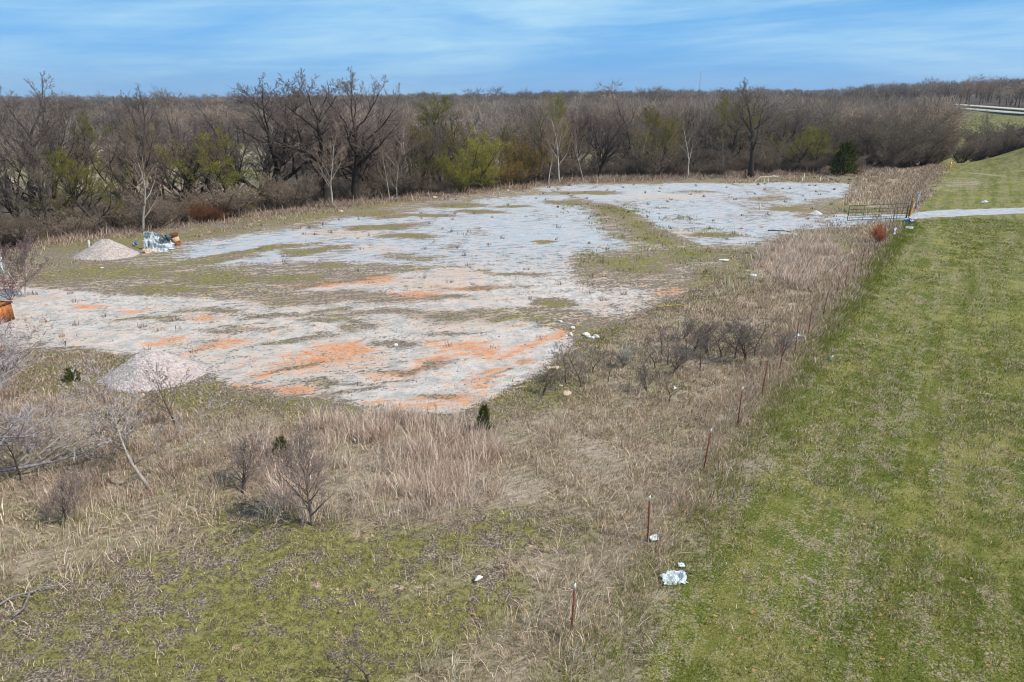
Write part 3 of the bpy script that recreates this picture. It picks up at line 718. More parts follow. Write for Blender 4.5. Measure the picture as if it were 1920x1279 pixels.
T('tall0', 1762, 176, 205, 'bare tree at the right end of the woods left of the highway', rz=.9, wide=1.3)

# filler trees of the belt: no one of them stands out
rf = random.Random(5)
def edge_pt(s):                           # s along x
    return s, float(np.interp(s, EX, EY))
keys = ['oak0', 'oak1', 'oak2', 'oak3', 'tall0', 'tall1', 'tall2', 'tall0', 'tall2', 'pale1', 'olive0']
SECS = [(165, ' at the left edge', 'at the left edge of the photo'), (345, ' behind the scrap', 'behind the far gravel pile and scrap heap'), (700, ' around the giants', 'around the three giant trees'),
        (960, ' by the vivid green tree', 'around the vivid yellow green tree'), (1200, ' by the white sycamore', 'around the straight white sycamore'), (1400, ' left of the lone dark tree', 'left of the big lone dark tree'), (9999, ' behind the stakes', 'behind the wooden stakes at the far edge')]
def section(x, y):
    px = 960 + FPX * x / (y * CP + (CAM_H) * SP)
    for lim, a, b in SECS:
        if px < lim: return a, b
GB = 'crowded bare belt trees'
for i in range(84):
    s = -72 + 142 * (i + rf.random()) / 84
    off = 5 + 26 * rf.random() ** .9
    x0, y0 = edge_pt(s); e2 = .5
    dx = float(np.interp(s + 3, EX, EY) - np.interp(s - 3, EX, EY)) / 6
    nl = math.hypot(1, dx); x = x0 - dx / nl * off; y = y0 + off / nl
    if y < 15 or abs(x / y) > .86 or (x / y) > .57: continue
    zt = CAM_H + y * (rf.uniform(-.060, -.016) + (.012 if x > 0 else 0)); h = max(5, zt - H1(x, y))
    k = rf.choice(keys); sec = section(x, y)
    place_tree(k, x, y, h, 'bare tree lost among its neighbours, ' + sec[1],
               name='bare_tree' if k[0] in 'ot' and k[1] != 'l' else 'belt_tree', group=GB + sec[0], rz=rf.uniform(0, 6.28), wide=rf.uniform(.85, 1.2))
# brush at the foot of the belt, each a bush of its own
GS = 'bare bushes at the foot of the belt'
for i in range(130):
    s = -66 + 124 * (i + rf.random()) / 130
    off = 1.5 + 14 * rf.random()
    x0, y0 = edge_pt(s); dx = float(np.interp(s + 3, EX, EY) - np.interp(s - 3, EX, EY)) / 6
    nl = math.hypot(1, dx); x = x0 - dx / nl * off; y = y0 + off / nl
    if y < 20 or abs(x / y) > .84 or (x / y) > .60: continue
    place_tree(rf.choice(['bush0', 'bush1', 'bush2']), x, y, rf.uniform(1.6, 3.6) + (1.4 if off > 7 else 0), 'leafless bush in the low brush, ' + section(x, y)[1],
               cat='bush', name='bare_bush', group=GS + section(x, y)[0], rz=rf.uniform(0, 6.28), wide=rf.uniform(1, 1.5))

# merged low-detail trees: the far woods (nobody could count them)
def lod(seed, h, nb, nt, w, cols, leaf=None, broad=.40):
    rng = random.Random(seed); mb = MB()
    mb.tube([Vector((0, 0, -1)), Vector((rng.gauss(0, .3), rng.gauss(0, .3), h * .4)), Vector((rng.gauss(0, .5), rng.gauss(0, .5), h * .75))], [.24, .16, .04], 3, cols[0])
    lobes = [(Vector((rng.gauss(0, 1), rng.gauss(0, 1), 0)) * h * .16 + Vector((0, 0, h * rng.uniform(.52, .74))), h * rng.uniform(.20, .29)) for _ in range(5)]
    for i in range(nb):
        c, rad = lobes[i % 5]; f = Vector((0, 0, h * rng.uniform(.2, .55)))
        d = Vector((rng.gauss(0, 1), rng.gauss(0, 1), rng.gauss(.1, .9))).normalized(); q = c + d * rad * .75
        mb.sliver(f, q, w * 1.2, cols[0], rng)
        for j in range(nt):
            dd = (d + Vector((rng.gauss(0, .7), rng.gauss(0, .7), rng.gauss(.0, .7)))).normalized()
            a = c + dd * rad * rng.uniform(.35, .85); e = c + (dd + Vector((rng.gauss(0, .25), rng.gauss(0, .25), rng.gauss(0, .25)))) * rad * rng.uniform(.85, 1.12) + Vector((rng.gauss(0, .1), rng.gauss(0, .1), rng.gauss(.1, .1))) * rad
            k = rng.uniform(.75, 1.25); cc = cols[rng.randrange(1, len(cols))]
            mb.sliver(a, e, w * rng.uniform(.6, 1.1), tuple(v * k for v in cc), rng)
            if leaf: mb.leaf(e, w * 3.0, tuple(v * k for v in leaf[rng.randrange(len(leaf))]), rng)
    return mb.arrays()
GRC = (rgb(84, 74, 67), rgb(134, 118, 106), rgb(148, 132, 118), rgb(118, 105, 96), rgb(160, 145, 132))
PLC = (rgb(190, 180, 168), rgb(186, 162, 140), rgb(200, 176, 154))
BRC = (rgb(82, 68, 58), rgb(144, 118, 98), rgb(124, 102, 86))
def merge(name, items, label, cat, kind='stuff', group=None):
    Vs, Fs, Cs = [], [], []; n = 0
    for (V, F, C), x, y, z, s, sz, rz, tint in items:
        c, d = math.cos(rz) * s, math.sin(rz) * s
        W = np.empty_like(V); W[:, 0] = V[:, 0] * c - V[:, 1] * d + x; W[:, 1] = V[:, 0] * d + V[:, 1] * c + y; W[:, 2] = V[:, 2] * sz + z
        Vs.append(W); Fs.append(F + n); Cs.append(C * np.array(tint, np.float32)); n += len(V)
    me = mesh_np(name, np.concatenate(Vs), np.concatenate(Fs), [M_VEG], np.concatenate(Cs))
    return tag(link(name, me), label, cat, group, kind)
near = [lod(i, 12, 30, 22, .060, GRC) for i in range(4)] + [lod(9, 12, 28, 20, .055, PLC), lod(10, 11, 30, 22, .06, BRC), lod(11, 10, 28, 20, .06, BRC, LEAFO)]
mid = [lod(20 + i, 12, 20, 15, .14, GRC) for i in range(4)] + [lod(29, 12, 20, 14, .13, PLC), lod(30, 11, 20, 15, .14, BRC), lod(31, 10, 20, 14, .14, BRC, LEAFO)]
farp = [lod(40 + i, 13, 14, 9, .36, GRC) for i in range(4)] + [lod(49, 12, 14, 9, .34, PLC), lod(50, 11, 14, 9, .36, BRC), lod(51, 10, 14, 9, .36, BRC, LEAFO)]
rn = np.random.default_rng(7)
def woods(n, r0, r1, protos, jit=1.0, hmul=1.0, powr=.5):
    r = r0 + (r1 - r0) * rn.random(n) ** powr; u = np.tan(rn.uniform(-.70, .68, n)); y = r / np.sqrt(1 + u * u); x = u * y
    ok = (edge_e(x, y) > 24) & (field_mask(x, y) < .4)
    ok &= ~((u > .60) & (r < 175))
    ok &= ~((u > .622) & (x < ROADX(y) + 19) & (y < 520))
    ok &= ~((x > 190) & (np.abs(x - ROADX(y) - 4) < 19))
    x, y, u, r = x[ok], y[ok], u[ok], r[ok]; z = Hn(x, y); it = []
    nz = fbm(x / 90, y / 90, 91); nk = fbm(x / 35, y / 35, 92)
    for i in range(len(x)):
        q = rn.random()
        if nk[i] > .62 and q < .55: k = 4 if q < .25 else 5
        elif q < .07: k = 6
        elif q < .11: k = 4
        elif q < .2: k = 5
        else: k = int(rn.integers(0, 4))
        s = rn.uniform(.8, 1.25) * hmul * (.8 + .45 * nz[i]); tv = rn.uniform(.6, 1.35) * (.78 + .5 * nz[i]); tw_ = rn.uniform(-.07, .07)
        # keep the belt tops below the sky line where the photo has them
        lim = (CAM_H + r[i] * np.interp(u[i], [-.75, -.3, -.1, .1, .4, .7], [-.004, -.002, .006, .008, .012, .02]) - z[i]) / 12.5
        s = min(s, max(.5, lim * rn.uniform(.88, 1.06))) if r[i] < 420 else s * (1.45 if rn.random() < .05 else 1)
        it.append((protos[k], x[i], y[i], z[i], s * 1.1, s, rn.uniform(0, 6.28), (tv * (1 + tw_), tv, tv * (1 - tw_))))
    return it
merge('woodland', woods(1250, 105, 300, near, powr=.62), 'grey brown leafless woodland filling the ground behind the tree belt', 'woodland')
merge('woodland', woods(2300, 290, 800, mid, powr=.6), 'more distant leafless woodland rolling back in purple grey', 'woodland')
merge('woodland', woods(3600, 780, 3200, farp, powr=.8), 'far woodland along the horizon in one hazy band', 'woodland')

# cedars
def cedar(seed, h, w, n, cols=(rgb(84, 92, 48), rgb(60, 70, 40), rgb(112, 112, 58)), ls=.16, rnd=.9):
    rng = random.Random(seed); tk, cr = MB(), MB()
    tk.tube([Vector((0, 0, -.2)), Vector((0, 0, h * .5)), Vector((0, 0, h * .95))], [w * .05 + .015, w * .03 + .01, .005], 6, rgb(92, 70, 56))
    for i in range(n):
        t = rng.random() ** 1.15; a = rng.uniform(0, 6.28); lobe = .72 + .28 * math.sin(a * 3 + t * 9 + seed) + .22 * math.sin(a * 5 - t * 23 + seed * 2)
        rr = w * .5 * lobe * (1 - t) ** rnd * (.35 + .65 * rng.random() ** .4) + .02
        p = Vector((math.cos(a) * rr, math.sin(a) * rr, h * (.04 + .96 * t)))
        d = Vector((math.cos(a) * .5, math.sin(a) * .5, rng.uniform(.2, .9))).normalized()
        c = cols[rng.randrange(len(cols))]; k = rng.uniform(.7, 1.3)
        cr.sliver(p, p + d * ls * rng.uniform(1, 3.0), ls * .55, tuple(v * k for v in c), rng)
    return tk, cr
def put_cedar(px, base, top, wpx, n, label, seed, Y=None, rnd=.9, **kw):
    p = G(px, base) if Y is None else AZ(px, base, Y)
    t = AZ(px, top, p.y); h = t.z - p.z; w = wpx / FPX * (p.y / ray(px, base).y)
    tk, cr = cedar(seed, h, w, n, ls=max(.05, h * .05), rnd=rnd, **kw)
    o = link('cedar', None, None, p); tk.obj('trunk', M_BARK, o, smooth=True); cr.obj('crown', M_VEG, o)
    return tag(o, label, 'cedar')
put_cedar(908, 806, 762, 28, 1100, 'small dark green cedar just below the front corner of the gravel pad', 1, rnd=.7)
put_cedar(138, 716, 690, 26, 700, 'tiny yellowish cedar left of the near gravel pile', 2, rnd=.35)
put_cedar(1580, 328, 268, 52, 2600, 'dark evergreen cedar at the far end of the yard', 3, rnd=.45)
put_cedar(1397, 336, 322, 12, 500, 'little rusty cedar by the wooden frame', 4, cols=(rgb(96, 80, 40), rgb(74, 60, 36)), rnd=.4)
put_cedar(1640, 205, 180, 16, 600, 'dark green far cedar, left of two poking out of the woods', 5, Y=210, rnd=.4)
put_cedar(1660, 204, 178, 12, 600, 'dark green far cedar, right of two poking out of the woods', 6, Y=214, rnd=.4)
put_cedar(1556, 206, 184, 18, 600, 'dark green far cedar above the soft green trees', 7, Y=205, rnd=.4)
put_cedar(530, 868, 822, 44, 800, 'dark olive cedar half buried in tall dead grass left of the dense sapling', 8, rnd=.5, cols=(rgb(92, 92, 54), rgb(70, 72, 44), rgb(130, 118, 82)))

# foreground saplings and shrubs, built one by one
def hero(name, px, base, top, cfg, seed, label, cat='tree', x=None, y=None):
    p = G(px, base) if x is None else Vector((x, y, H1(x, y)))
    t = AZ(px, top, p.y); h = t.z - p.z
    cfg = dict(cfg); cfg['h'] = 10.0
    tk, cr = grow(random.Random(seed), cfg)
    zt = max(v.z for v in cr.v); s = h / zt
    for mb in (tk, cr): mb.v = [v * s for v in mb.v]
    o = link(name, None, None, p); tk.obj('trunk', M_BARK, o, smooth=True); cr.obj('crown', M_VEG, o)
    return tag(o, label, cat)
LAV = rgb(176, 166, 164); LAVD = rgb(148, 136, 132)
SAP = dict(r=.13, tf=.62, t0=.30, kids=(8, 4, 4, 4), ang=(52, 42, 42, 45), rat=(.62, .62, .62, .62), gnarl=.13, up=.05, tw=.045, rr=.6, cols=(rgb(176, 164, 152), rgb(160, 148, 142), LAVD, LAV, LAV))
hero('bare_sapling', 285, 918, 690, dict(SAP, dir=(-.28, 0, 1), tgn=.9), 11, 'bare sapling with pale kinked trunk leaning left, in front of the near gravel pile')
hero('bare_sapling', 586, 984, 792, dict(SAP, r=.14, t0=.16, kids=(26, 6, 5, 3), ang=(54, 34, 36, 38), rat=(.46, .55, .6, .6), gnarl=.06, tgn=.25, up=.09, tw=.05, dir=(.0, 0, 1), cols=(rgb(142, 126, 114), rgb(134, 118, 110), rgb(142, 126, 118), rgb(154, 138, 130))), 12,
     'dense dark twiggy sapling at the front of the tall dead grass')
hero('bare_tree', -70, 905, 540, dict(SAP, r=.3, t0=.12, kids=(18, 6, 5, 4), ang=(72, 40, 42, 42), rat=(1.0, .58, .58, .6), gnarl=.10, up=.04, tw=.035, cols=(LAVD, LAV, LAV, rgb(188, 178, 178))), 13,
     'pale grey bare tree reaching in from the left edge over the dead grass')
hero('bare_tree', 44, 556, 428, dict(SAP, r=.07, t0=.2, kids=(10, 5, 4, 4), ang=(42, 40, 42, 42), rat=(.5, .55, .55, .6), tw=.05, stems=2, splay=.35, cols=(rgb(196, 182, 176), rgb(172, 156, 150), LAVD, rgb(150, 128, 126))), 14,
     'small white trunked tree by the left edge at the corner of the gravel')
hero('bare_shrub', 18, 562, 505, dict(CFG['bush'], stems=8, kids=(6, 4, 4), tw=.09, cols=(rgb(96, 66, 62), rgb(110, 76, 72), rgb(120, 84, 80))), 15, 'low reddish brown bare shrub at the left edge behind the rusty bin', 'shrub')
hero('bare_shrub', 10, 700, 600, dict(CFG['bush'], stems=8, kids=(6, 4, 4), tw=.05, cols=(rgb(110, 84, 80), rgb(120, 92, 88), rgb(132, 104, 100))), 16, 'reddish brown bare shrub at the left edge in front of the gravel', 'shrub')
SMB = dict(CFG['bush'], stems=5, splay=.5, kids=(6, 5, 4), tw=.12, r=.10, cols=(rgb(92, 80, 76), rgb(104, 92, 90), rgb(124, 110, 110), rgb(134, 120, 120)))
hero('bare_shrub', 1645, 457, 418, dict(CFG['bush'], stems=16, splay=.55, kids=(7, 6, 5), tw=.16, cols=(rgb(120, 66, 40), rgb(150, 86, 54), rgb(184, 118, 82))), 17, 'rust brown dead shrub standing alone below the green gate', 'shrub')
hero('flowering_shrub', 1168, 690, 640, dict(SMB, kids=(8, 6, 4), cols=(rgb(96, 88, 76), rgb(112, 104, 90), rgb(140, 132, 118)), leaf=[rgb(232, 228, 218), rgb(215, 210, 200)], nleaf=2, pleaf=.55, lsize=.30), 18,
     'shrub with white blossom below the small heap of white stones', 'shrub')
hero('flowering_shrub', 1855, 304, 286, dict(SMB, kids=(8, 6, 5), tw=.2, splay=1.2, cols=(rgb(96, 90, 82), rgb(112, 106, 96), rgb(160, 156, 148)), leaf=[rgb(226, 222, 214)], nleaf=3, pleaf=.6, lsize=.42), 19,
     'white blossoming low shrub under the grey bushes at the right edge', 'shrub', x=92, y=128)
# dark saplings of the thicket
GT = 'dark bare saplings in the thicket between the pad corner and the fence'
rt = random.Random(21)
sapm = []
for i in range(3):
    tk, cr = grow(random.Random(800 + i), dict(SAP, h=10, r=.13, t0=.2, stems=(1, 2, 1)[i], splay=.4, kids=(8, 4, 4, 3), rat=(.6, .6, .62, .6), tw=.09, cols=(rgb(96, 84, 78), rgb(104, 92, 86), rgb(122, 108, 102), rgb(136, 122, 116))))
    zt = max(v.z for v in cr.v)
    for mb in (tk, cr): mb.v = [v * (1 / zt) for v in mb.v]
    sapm.append((tk.mesh('trunk', M_BARK, True), cr.mesh('crown', M_VEG)))
for j, (px, py, hp) in enumerate([(1252, 684, 70), (1262, 700, 62), (1288, 676, 70), (1312, 696, 68), (1330, 672, 62), (1352, 668, 66), (1378, 672, 84), (1398, 676, 86), (1415, 668, 74),
                                  (1240, 664, 58), (1300, 662, 60), (1345, 650, 56), (1425, 690, 52), (1468, 668, 48), (1090, 725, 70), (1060, 716, 78), (1215, 740, 60), (1255, 752, 56), (1140, 726, 66),
                                  (1280, 636, 50), (1228, 690, 60), (1392, 646, 54), (1018, 742, 54), (1110, 700, 54)]):
    p = G(px, py); h = AZ(px, py - hp, p.y).z - p.z
    tm, cm = sapm[j % 3]
    o = link('bare_sapling', None, None, p); o.scale = (h * 1.15, h * 1.15, h); o.rotation_euler = (0, 0, rt.uniform(0, 6.28))
    link('trunk', tm, o); link('crown', cm, o)
    tag(o, ('thin dark leafless sapling among stones and shrubs below the pad corner', 'thin dark leafless sapling in the left half of the thicket by the blossoming shrub', 'thin dark leafless sapling in the right half of the thicket toward the fence')[(px > 1160) + (px > 1320)], 'sapling', ('saplings below the pad corner', 'saplings in the left of the thicket', 'saplings in the right of the thicket')[(px > 1160) + (px > 1320)])
for j, (px, py, hp, lb) in enumerate([(242, 870, 120, 'thin grey sapling just left of the leaning pale trunk sapling'), (455, 925, 110, 'thin dark sapling between the two foreground saplings, at the grass edge'),
                                      (690, 1279, 90, 'small grey leafless seedling at the bottom edge of the photo'), (40, 900, 130, 'low pale brush at the left edge, under the reaching grey branches'),
                                      (120, 990, 100, 'thin twisted stem in the grass clumps near the left edge'), (330, 800, 110, 'thin grey sapling right of the leaning one, over the near gravel pile')]):
    p = G(px, py); h = AZ(px, py - hp, p.y).z - p.z; tm, cm = sapm[j % 3]
    o = link('bare_sapling', None, None, p); o.scale = (h, h, h); o.rotation_euler = (0, 0, rt.uniform(0, 6.28))
    link('trunk', tm, o); link('crown', cm, o); tag(o, lb, 'sapling')

# ------------------------------------------------------------------ GRASS (stuff): bent tapering blades gathered in clumps
PAL = {'pink': [rgb(206, 186, 170), rgb(182, 160, 144), rgb(226, 210, 194), rgb(150, 130, 116), rgb(196, 174, 158)],
       'brown': [rgb(170, 148, 130), rgb(146, 124, 106), rgb(196, 176, 158), rgb(120, 100, 84), rgb(176, 158, 142)],
       'straw': [rgb(206, 190, 164), rgb(180, 162, 138), rgb(226, 214, 194), rgb(146, 126, 106), rgb(134, 130, 76)],
       'grey': [rgb(194, 172, 152), rgb(166, 144, 126), rgb(220, 202, 184), rgb(134, 112, 96), rgb(150, 138, 98)],
       'green': [rgb(142, 146, 74), rgb(112, 120, 52), rgb(166, 166, 94), rgb(124, 130, 60), rgb(180, 170, 122)],
       'lush': [rgb(138, 148, 58), rgb(108, 124, 44), rgb(162, 164, 80), rgb(128, 136, 54), rgb(178, 168, 104)],
       'litter': [rgb(182, 158, 136), rgb(138, 114, 96), rgb(210, 188, 166), rgb(104, 82, 66), rgb(226, 206, 184)],
       'weed': [rgb(132, 110, 92), rgb(112, 92, 76), rgb(160, 140, 120), rgb(94, 78, 64)]}
rg = np.random.default_rng(99)
class Blades:
    def __init__(s): s.V = []; s.F = []; s.C = []; s.n = 0
    def add(s, cx, cy, nb, spread, hr, lean, wid, pal, clump_lean=.5, flat=0.0):
        if len(cx) == 0: return
        nb = rg.poisson(nb, len(cx)); I = np.repeat(np.arange(len(cx)), nb); m = len(I)
        if m == 0: return
        ca = rg.uniform(0, 6.28, len(cx)); cs = rg.uniform(.3, 1, len(cx)) * clump_lean
        wind = .35
        ga = rg.normal(0, 1, m) * spread; gb = rg.normal(0, 1, m) * spread
        x = cx[I] + ga; y = cy[I] + gb; z = Hn(x, y) - .02
        hcl = rg.uniform(.65, 1.1, len(cx))[I]
        h = rg.uniform(hr[0], hr[1], m) * hcl
        lx = np.cos(ca[I]) * cs[I] + ga / (spread + 1e-6) * .3 + rg.normal(0, .5, m)
        ly = np.sin(ca[I]) * cs[I] + gb / (spread + 1e-6) * .3 + rg.normal(0, .5, m)
        lx = lx * lean * h + wind * lean * h * .3; ly = ly * lean * h
        ln = np.hypot(lx, ly); cap = np.minimum(1, .95 * h * (1.0 + flat) / (ln + 1e-6)); lx *= cap; ly *= cap; ln = np.hypot(lx, ly)
        vz = np.sqrt(np.maximum(h * h - ln * ln, (.08 * h) ** 2)) * (1 - .5 * flat)
        dist = np.sqrt(x * x + y * y + 100); w = np.maximum(wid, dist * .00062) * rg.uniform(.7, 1.3, m)
        a = rg.uniform(0, 3.1416, m); qx = np.cos(a) * w * .5; qy = np.sin(a) * w * .5
        B = np.empty((m, 5, 3), np.float32)
        B[:, 0] = np.stack([x - qx, y - qy, z], 1); B[:, 1] = np.stack([x + qx, y + qy, z], 1)
        mx, my, mz = x + lx * .34, y + ly * .34, z + vz * .58
        B[:, 2] = np.stack([mx - qx * .8, my - qy * .8, mz], 1); B[:, 3] = np.stack([mx + qx * .8, my + qy * .8, mz], 1)
        B[:, 4] = np.stack([x + lx, y + ly, z + vz], 1)
        p = np.array(PAL[pal]); cc = p[rg.integers(0, len(p), m)] * rg.uniform(.68, 1.32, (m, 1)) * rg.uniform(.88, 1.12, len(cx))[I][:, None]
        s.C.append(np.repeat(cc, 5, 0)); b = s.n + np.arange(m)[:, None] * 5
        s.F.append(np.concatenate([b + [0, 1, 3], b + [0, 3, 2], b + [2, 3, 4]], 0)); s.V.append(B.reshape(-1, 3)); s.n += m * 5
    def obj(s, name, label, cat):
        me = mesh_np(name, np.concatenate(s.V), np.concatenate(s.F), [M_VEG], np.concatenate(s.C))
        print(name, 'tris', sum(len(f) for f in s.F))
        return tag(link(name, me), label, cat, None, 'stuff')
def scatter(poly, dens, mask=None):
    xs = [p[0] for p in poly]; ys = [p[1] for p in poly]; x0, x1, y0, y1 = min(xs), max(xs), min(ys), max(ys)
    n = int((x1 - x0) * (y1 - y0) * dens); x = rg.uniform(x0, x1, n); y = rg.uniform(y0, y1, n)
    jx = (fbm(x / 1.5, y / 1.5, 5) - .5) * 2.2
    k = poly_sd(x + jx, y + jx, poly) > 0
    if mask is not None: k &= mask(x, y)
    return x[k], y[k]
def clumpy(lo, hi, sc=1.4, seed=17):
    return lambda x, y: rg.random(len(x)) < ss(lo, hi, fbm(x / sc, y / sc, seed))
NOTPAST = lambda x, y: fence_s(x, y) < .9
tallg = Blades()
for i, (poly, d, nb, hr, ln, pal) in enumerate(TALL):
    m = clumpy(.30, .58, 1.2, 30 + i)
    x, y = scatter(WP(poly), d, lambda a, b: m(a, b) & NOTPAST(a, b)); far = np.hypot(x, y).mean() if len(x) else 20
    k = 1 if far < 35 else .6
    tallg.add(x, y, nb * k, .17, hr, ln, .011, pal, .7)
    tallg.add(x + rg.normal(0, .3, len(x)), y + rg.normal(0, .3, len(x)), nb * .35 * k, .3, (hr[0] * .5, hr[1] * .6), 1.0, .012, 'litter', .8, .4)
# the overgrown fence line
s = rg.uniform(-4, 125, 2600); o_ = rg.normal(-.45, .7, 2600); sx = FENCE0.x + FDIR.x * s + FDIR.y * o_; sy = FENCE0.y + FDIR.y * s - FDIR.x * o_
kk = (np.abs(sy - 62.5) > 2.2) & (sy > 8.5); sx, sy = sx[kk], sy[kk]
h_ = np.where(sy > 30, 1.0, .75)
tallg.add(sx, sy, 20, .18, (.2, .6), .9, .010, 'grey', .9)
# yard edge and wooded edge grass
s = rg.uniform(-62, 60, 5200); ey = np.interp(s, EX, EY); of = rg.normal(1.2, 1.6, len(s)); sl = (np.interp(s + 3, EX, EY) - np.interp(s - 3, EX, EY)) / 6; nl = np.hypot(1, sl)
sx = s - sl / nl * of; sy = ey + of / nl; kk = (sy > 20) & (np.abs(sx / sy) < .85); tallg.add(sx[kk], sy[kk], 22 * ss(.3, .6, fbm(sx[kk] / 2, sy[kk] / 2, 4)) * .8 + 1, .35, (.15, .6), .9, .02, 'brown', .9)
tallg.add(sx[kk] - 1.2, sy[kk] + 2.5, 14 * ss(.3, .6, fbm(sx[kk] / 2, sy[kk] / 2, 8)), .5, (.3, 1.2), .7, .02, 'brown', .8)
tallg.obj('tall_dead_grass', 'tall pinkish and grey dead grass standing and lying between the gravel, the fence and the woods', 'dead grass')

rough = Blades()      # knee-low tangle over the whole rough ground
ROUGHP = [(-12, 8.6), (1.2, 8.6), (40, 62), (70, 108), (48, 100), (33, 95), (6, 88), (-19, 66), (-35, 48), (-46, 26), (-22, 8.6)]
def roughmask(lo, hi, seed, yardk=.0):
    def f(x, y):
        e = poly_sd(x, y, YARD) > 0
        return NOTPAST(x, y) & (rg.random(len(x)) < ss(lo, hi, fbm(x / 1.3, y / 1.3, seed))) & (~e)
    return f
nearp = [(-16, 8.6), (2.5, 8.6), (20, 40), (-32, 40)]
x, y = scatter(nearp, 30, roughmask(.20, .55, 77)); rough.add(x, y, 15, .13, (.07, .26), .9, .009, 'litter', .9, .5)
x, y = scatter(nearp, 4, roughmask(.50, .70, 78)); rough.add(x, y, 16, .09, (.12, .38), .8, .010, 'grey', .7, .3)
x, y = scatter([(-34, 38), (20, 38), (44, 66), (70, 108), (33, 95), (-19, 66)], 4, roughmask(.35, .6, 79)); rough.add(x, y, 9, .2, (.12, .4), .6, .02, 'litter', .6, .3)
rough.obj('dead_grass_litter', 'low tangle of flattened dead grass lying on the rough ground', 'dead grass')

gg = Blades()
x, y = scatter(nearp, 30, roughmask(.36, .60, 87)); gg.add(x, y, 12, .10, (.04, .14), .7, .011, 'green', .5)
pastp = [(2, 8.6), (16, 8.6), (60, 44), (60, 62), (38, 62)]
PM = lambda x, y: fence_s(x, y) > .5
def pm(sc, lo, hi, seed): return lambda x, y: PM(x, y) & (rg.random(len(x)) < ss(lo, hi, fbm((x * .835 - y * .55) / sc * 1.0, (x * .55 + y * .835) / sc * .3, seed))) & (y < 62)
np_ = [(1.5, 8.6), (16, 8.6), (36, 36), (20, 36)]
fade_n = lambda f: (lambda x, y: f(x, y) & (rg.random(len(x)) < 1 - ss(15, 34, y)))
fade_f = lambda f: (lambda x, y: f(x, y) & (rg.random(len(x)) < ss(15, 34, y)))
fp_ = [(6, 16), (18, 16), (54, 62), (36, 62)]
x, y = scatter(np_, 60, fade_n(pm(1.6, .28, .56, 101))); gg.add(x, y, 11, .09, (.05, .17), .8, .012, 'lush', .7)
x, y = scatter(fp_, 9, fade_f(pm(1.8, .28, .56, 101))); gg.add(x, y, 12, .2, (.06, .15), .7, .02, 'lush', .5)
s = rg.uniform(-3, 60, 2600); o_ = rg.normal(.75, .45, 2600); gg.add(FENCE0.x + FDIR.x * s + FDIR.y * o_, FENCE0.y + FDIR.y * s - FDIR.x * o_, 18, .15, (.08, .28), .7, .011, 'lush', .5)
x, y = scatter(WP([(1020, 380), (1250, 390), (1430, 450), (1400, 520), (1080, 525), (1080, 480), (1150, 450)]), 3, clumpy(.4, .6, 2, 55)); gg.add(x, y, 14, .3, (.08, .25), .7, .03, 'green', .5)
gg.obj('green_grass', 'short green grass of the mown pasture and of the rough ground in front', 'grass')

pw = Blades()         # dead weeds scattered on the gravel, straw tufts in the pasture
def ym(x, y):
    return (poly_sd(x, y, YARD) > -.5) & (rg.random(len(x)) < ss(.44, .66, fbm(x / 1.8, y / 1.0, 66)))
x, y = scatter(YARD, 3.4, ym); k = y < 42; pw.add(x[k], y[k], 8, .13, (.05, .16), .9, .009, 'weed', .6, .3); k2 = (~k) & (rg.random(len(x)) < .4); pw.add(x[k2], y[k2], 7, .35, (.05, .13), .9, .014, 'brown', .6, .3)
x, y = scatter(YARD, .07, lambda a, b: (poly_sd(a, b, YARD) > 0)); pw.add(x, y, 12, .10, (.12, .40), .6, .010, 'weed', .5)
x, y = scatter(np_, 26, fade_n(pm(1.2, .36, .62, 111))); pw.add(x, y, 15, .09, (.06, .20), .9, .012, 'litter', .7, .3)
x, y = scatter(WP([(1480, 860), (1700, 860), (1800, 1000), (1560, 1010)]), 2.5, clumpy(.4, .6, 1, 56)); pw.add(x, y, 60, .12, (.08, .22), .9, .010, 'straw', .3, .3)
x, y = scatter(fp_, 6, fade_f(pm(1.3, .40, .62, 111))); pw.add(x, y, 10, .15, (.05, .16), .9, .02, 'litter', .5, .3)
pw.obj('dead_weeds', 'brown dead weeds and straw tufts dotted over the gravel and pasture', 'weeds')

# fallen oak leaves blown on the grass
lv = MB(); rl = random.Random(4)
for i in range(150):
    p = G(rl.uniform(1130, 1900) if rl.random() < .8 else rl.uniform(60, 1100), rl.uniform(830, 1270)); s_ = rl.uniform(.03, .075)
    a = rl.uniform(0, 6.28); z = p.z + rl.uniform(.05, .09); c = tuple(v * rl.uniform(.8, 1.15) for v in rgb(206, 162, 118))
    b = len(lv.v); n = 7
    lv.v.append(Vector((p.x, p.y, z + .02))); lv.c.append(c)
    for k in range(n):
        r_ = s_ * (1.0 if k % 2 else .5) * rl.uniform(.7, 1.1); lv.v.append(Vector((p.x + math.cos(a + k * .9) * r_, p.y + math.sin(a + k * .9) * r_ * .7, z + rl.uniform(-.02, .04)))); lv.c.append(c)
    for k in range(n): lv.f.append((b, b + 1 + k, b + 1 + (k + 1) % n))
tag(lv.obj('fallen_leaves', M_VEG), 'orange tan fallen oak leaves scattered on the grass', 'leaves', None, 'stuff')

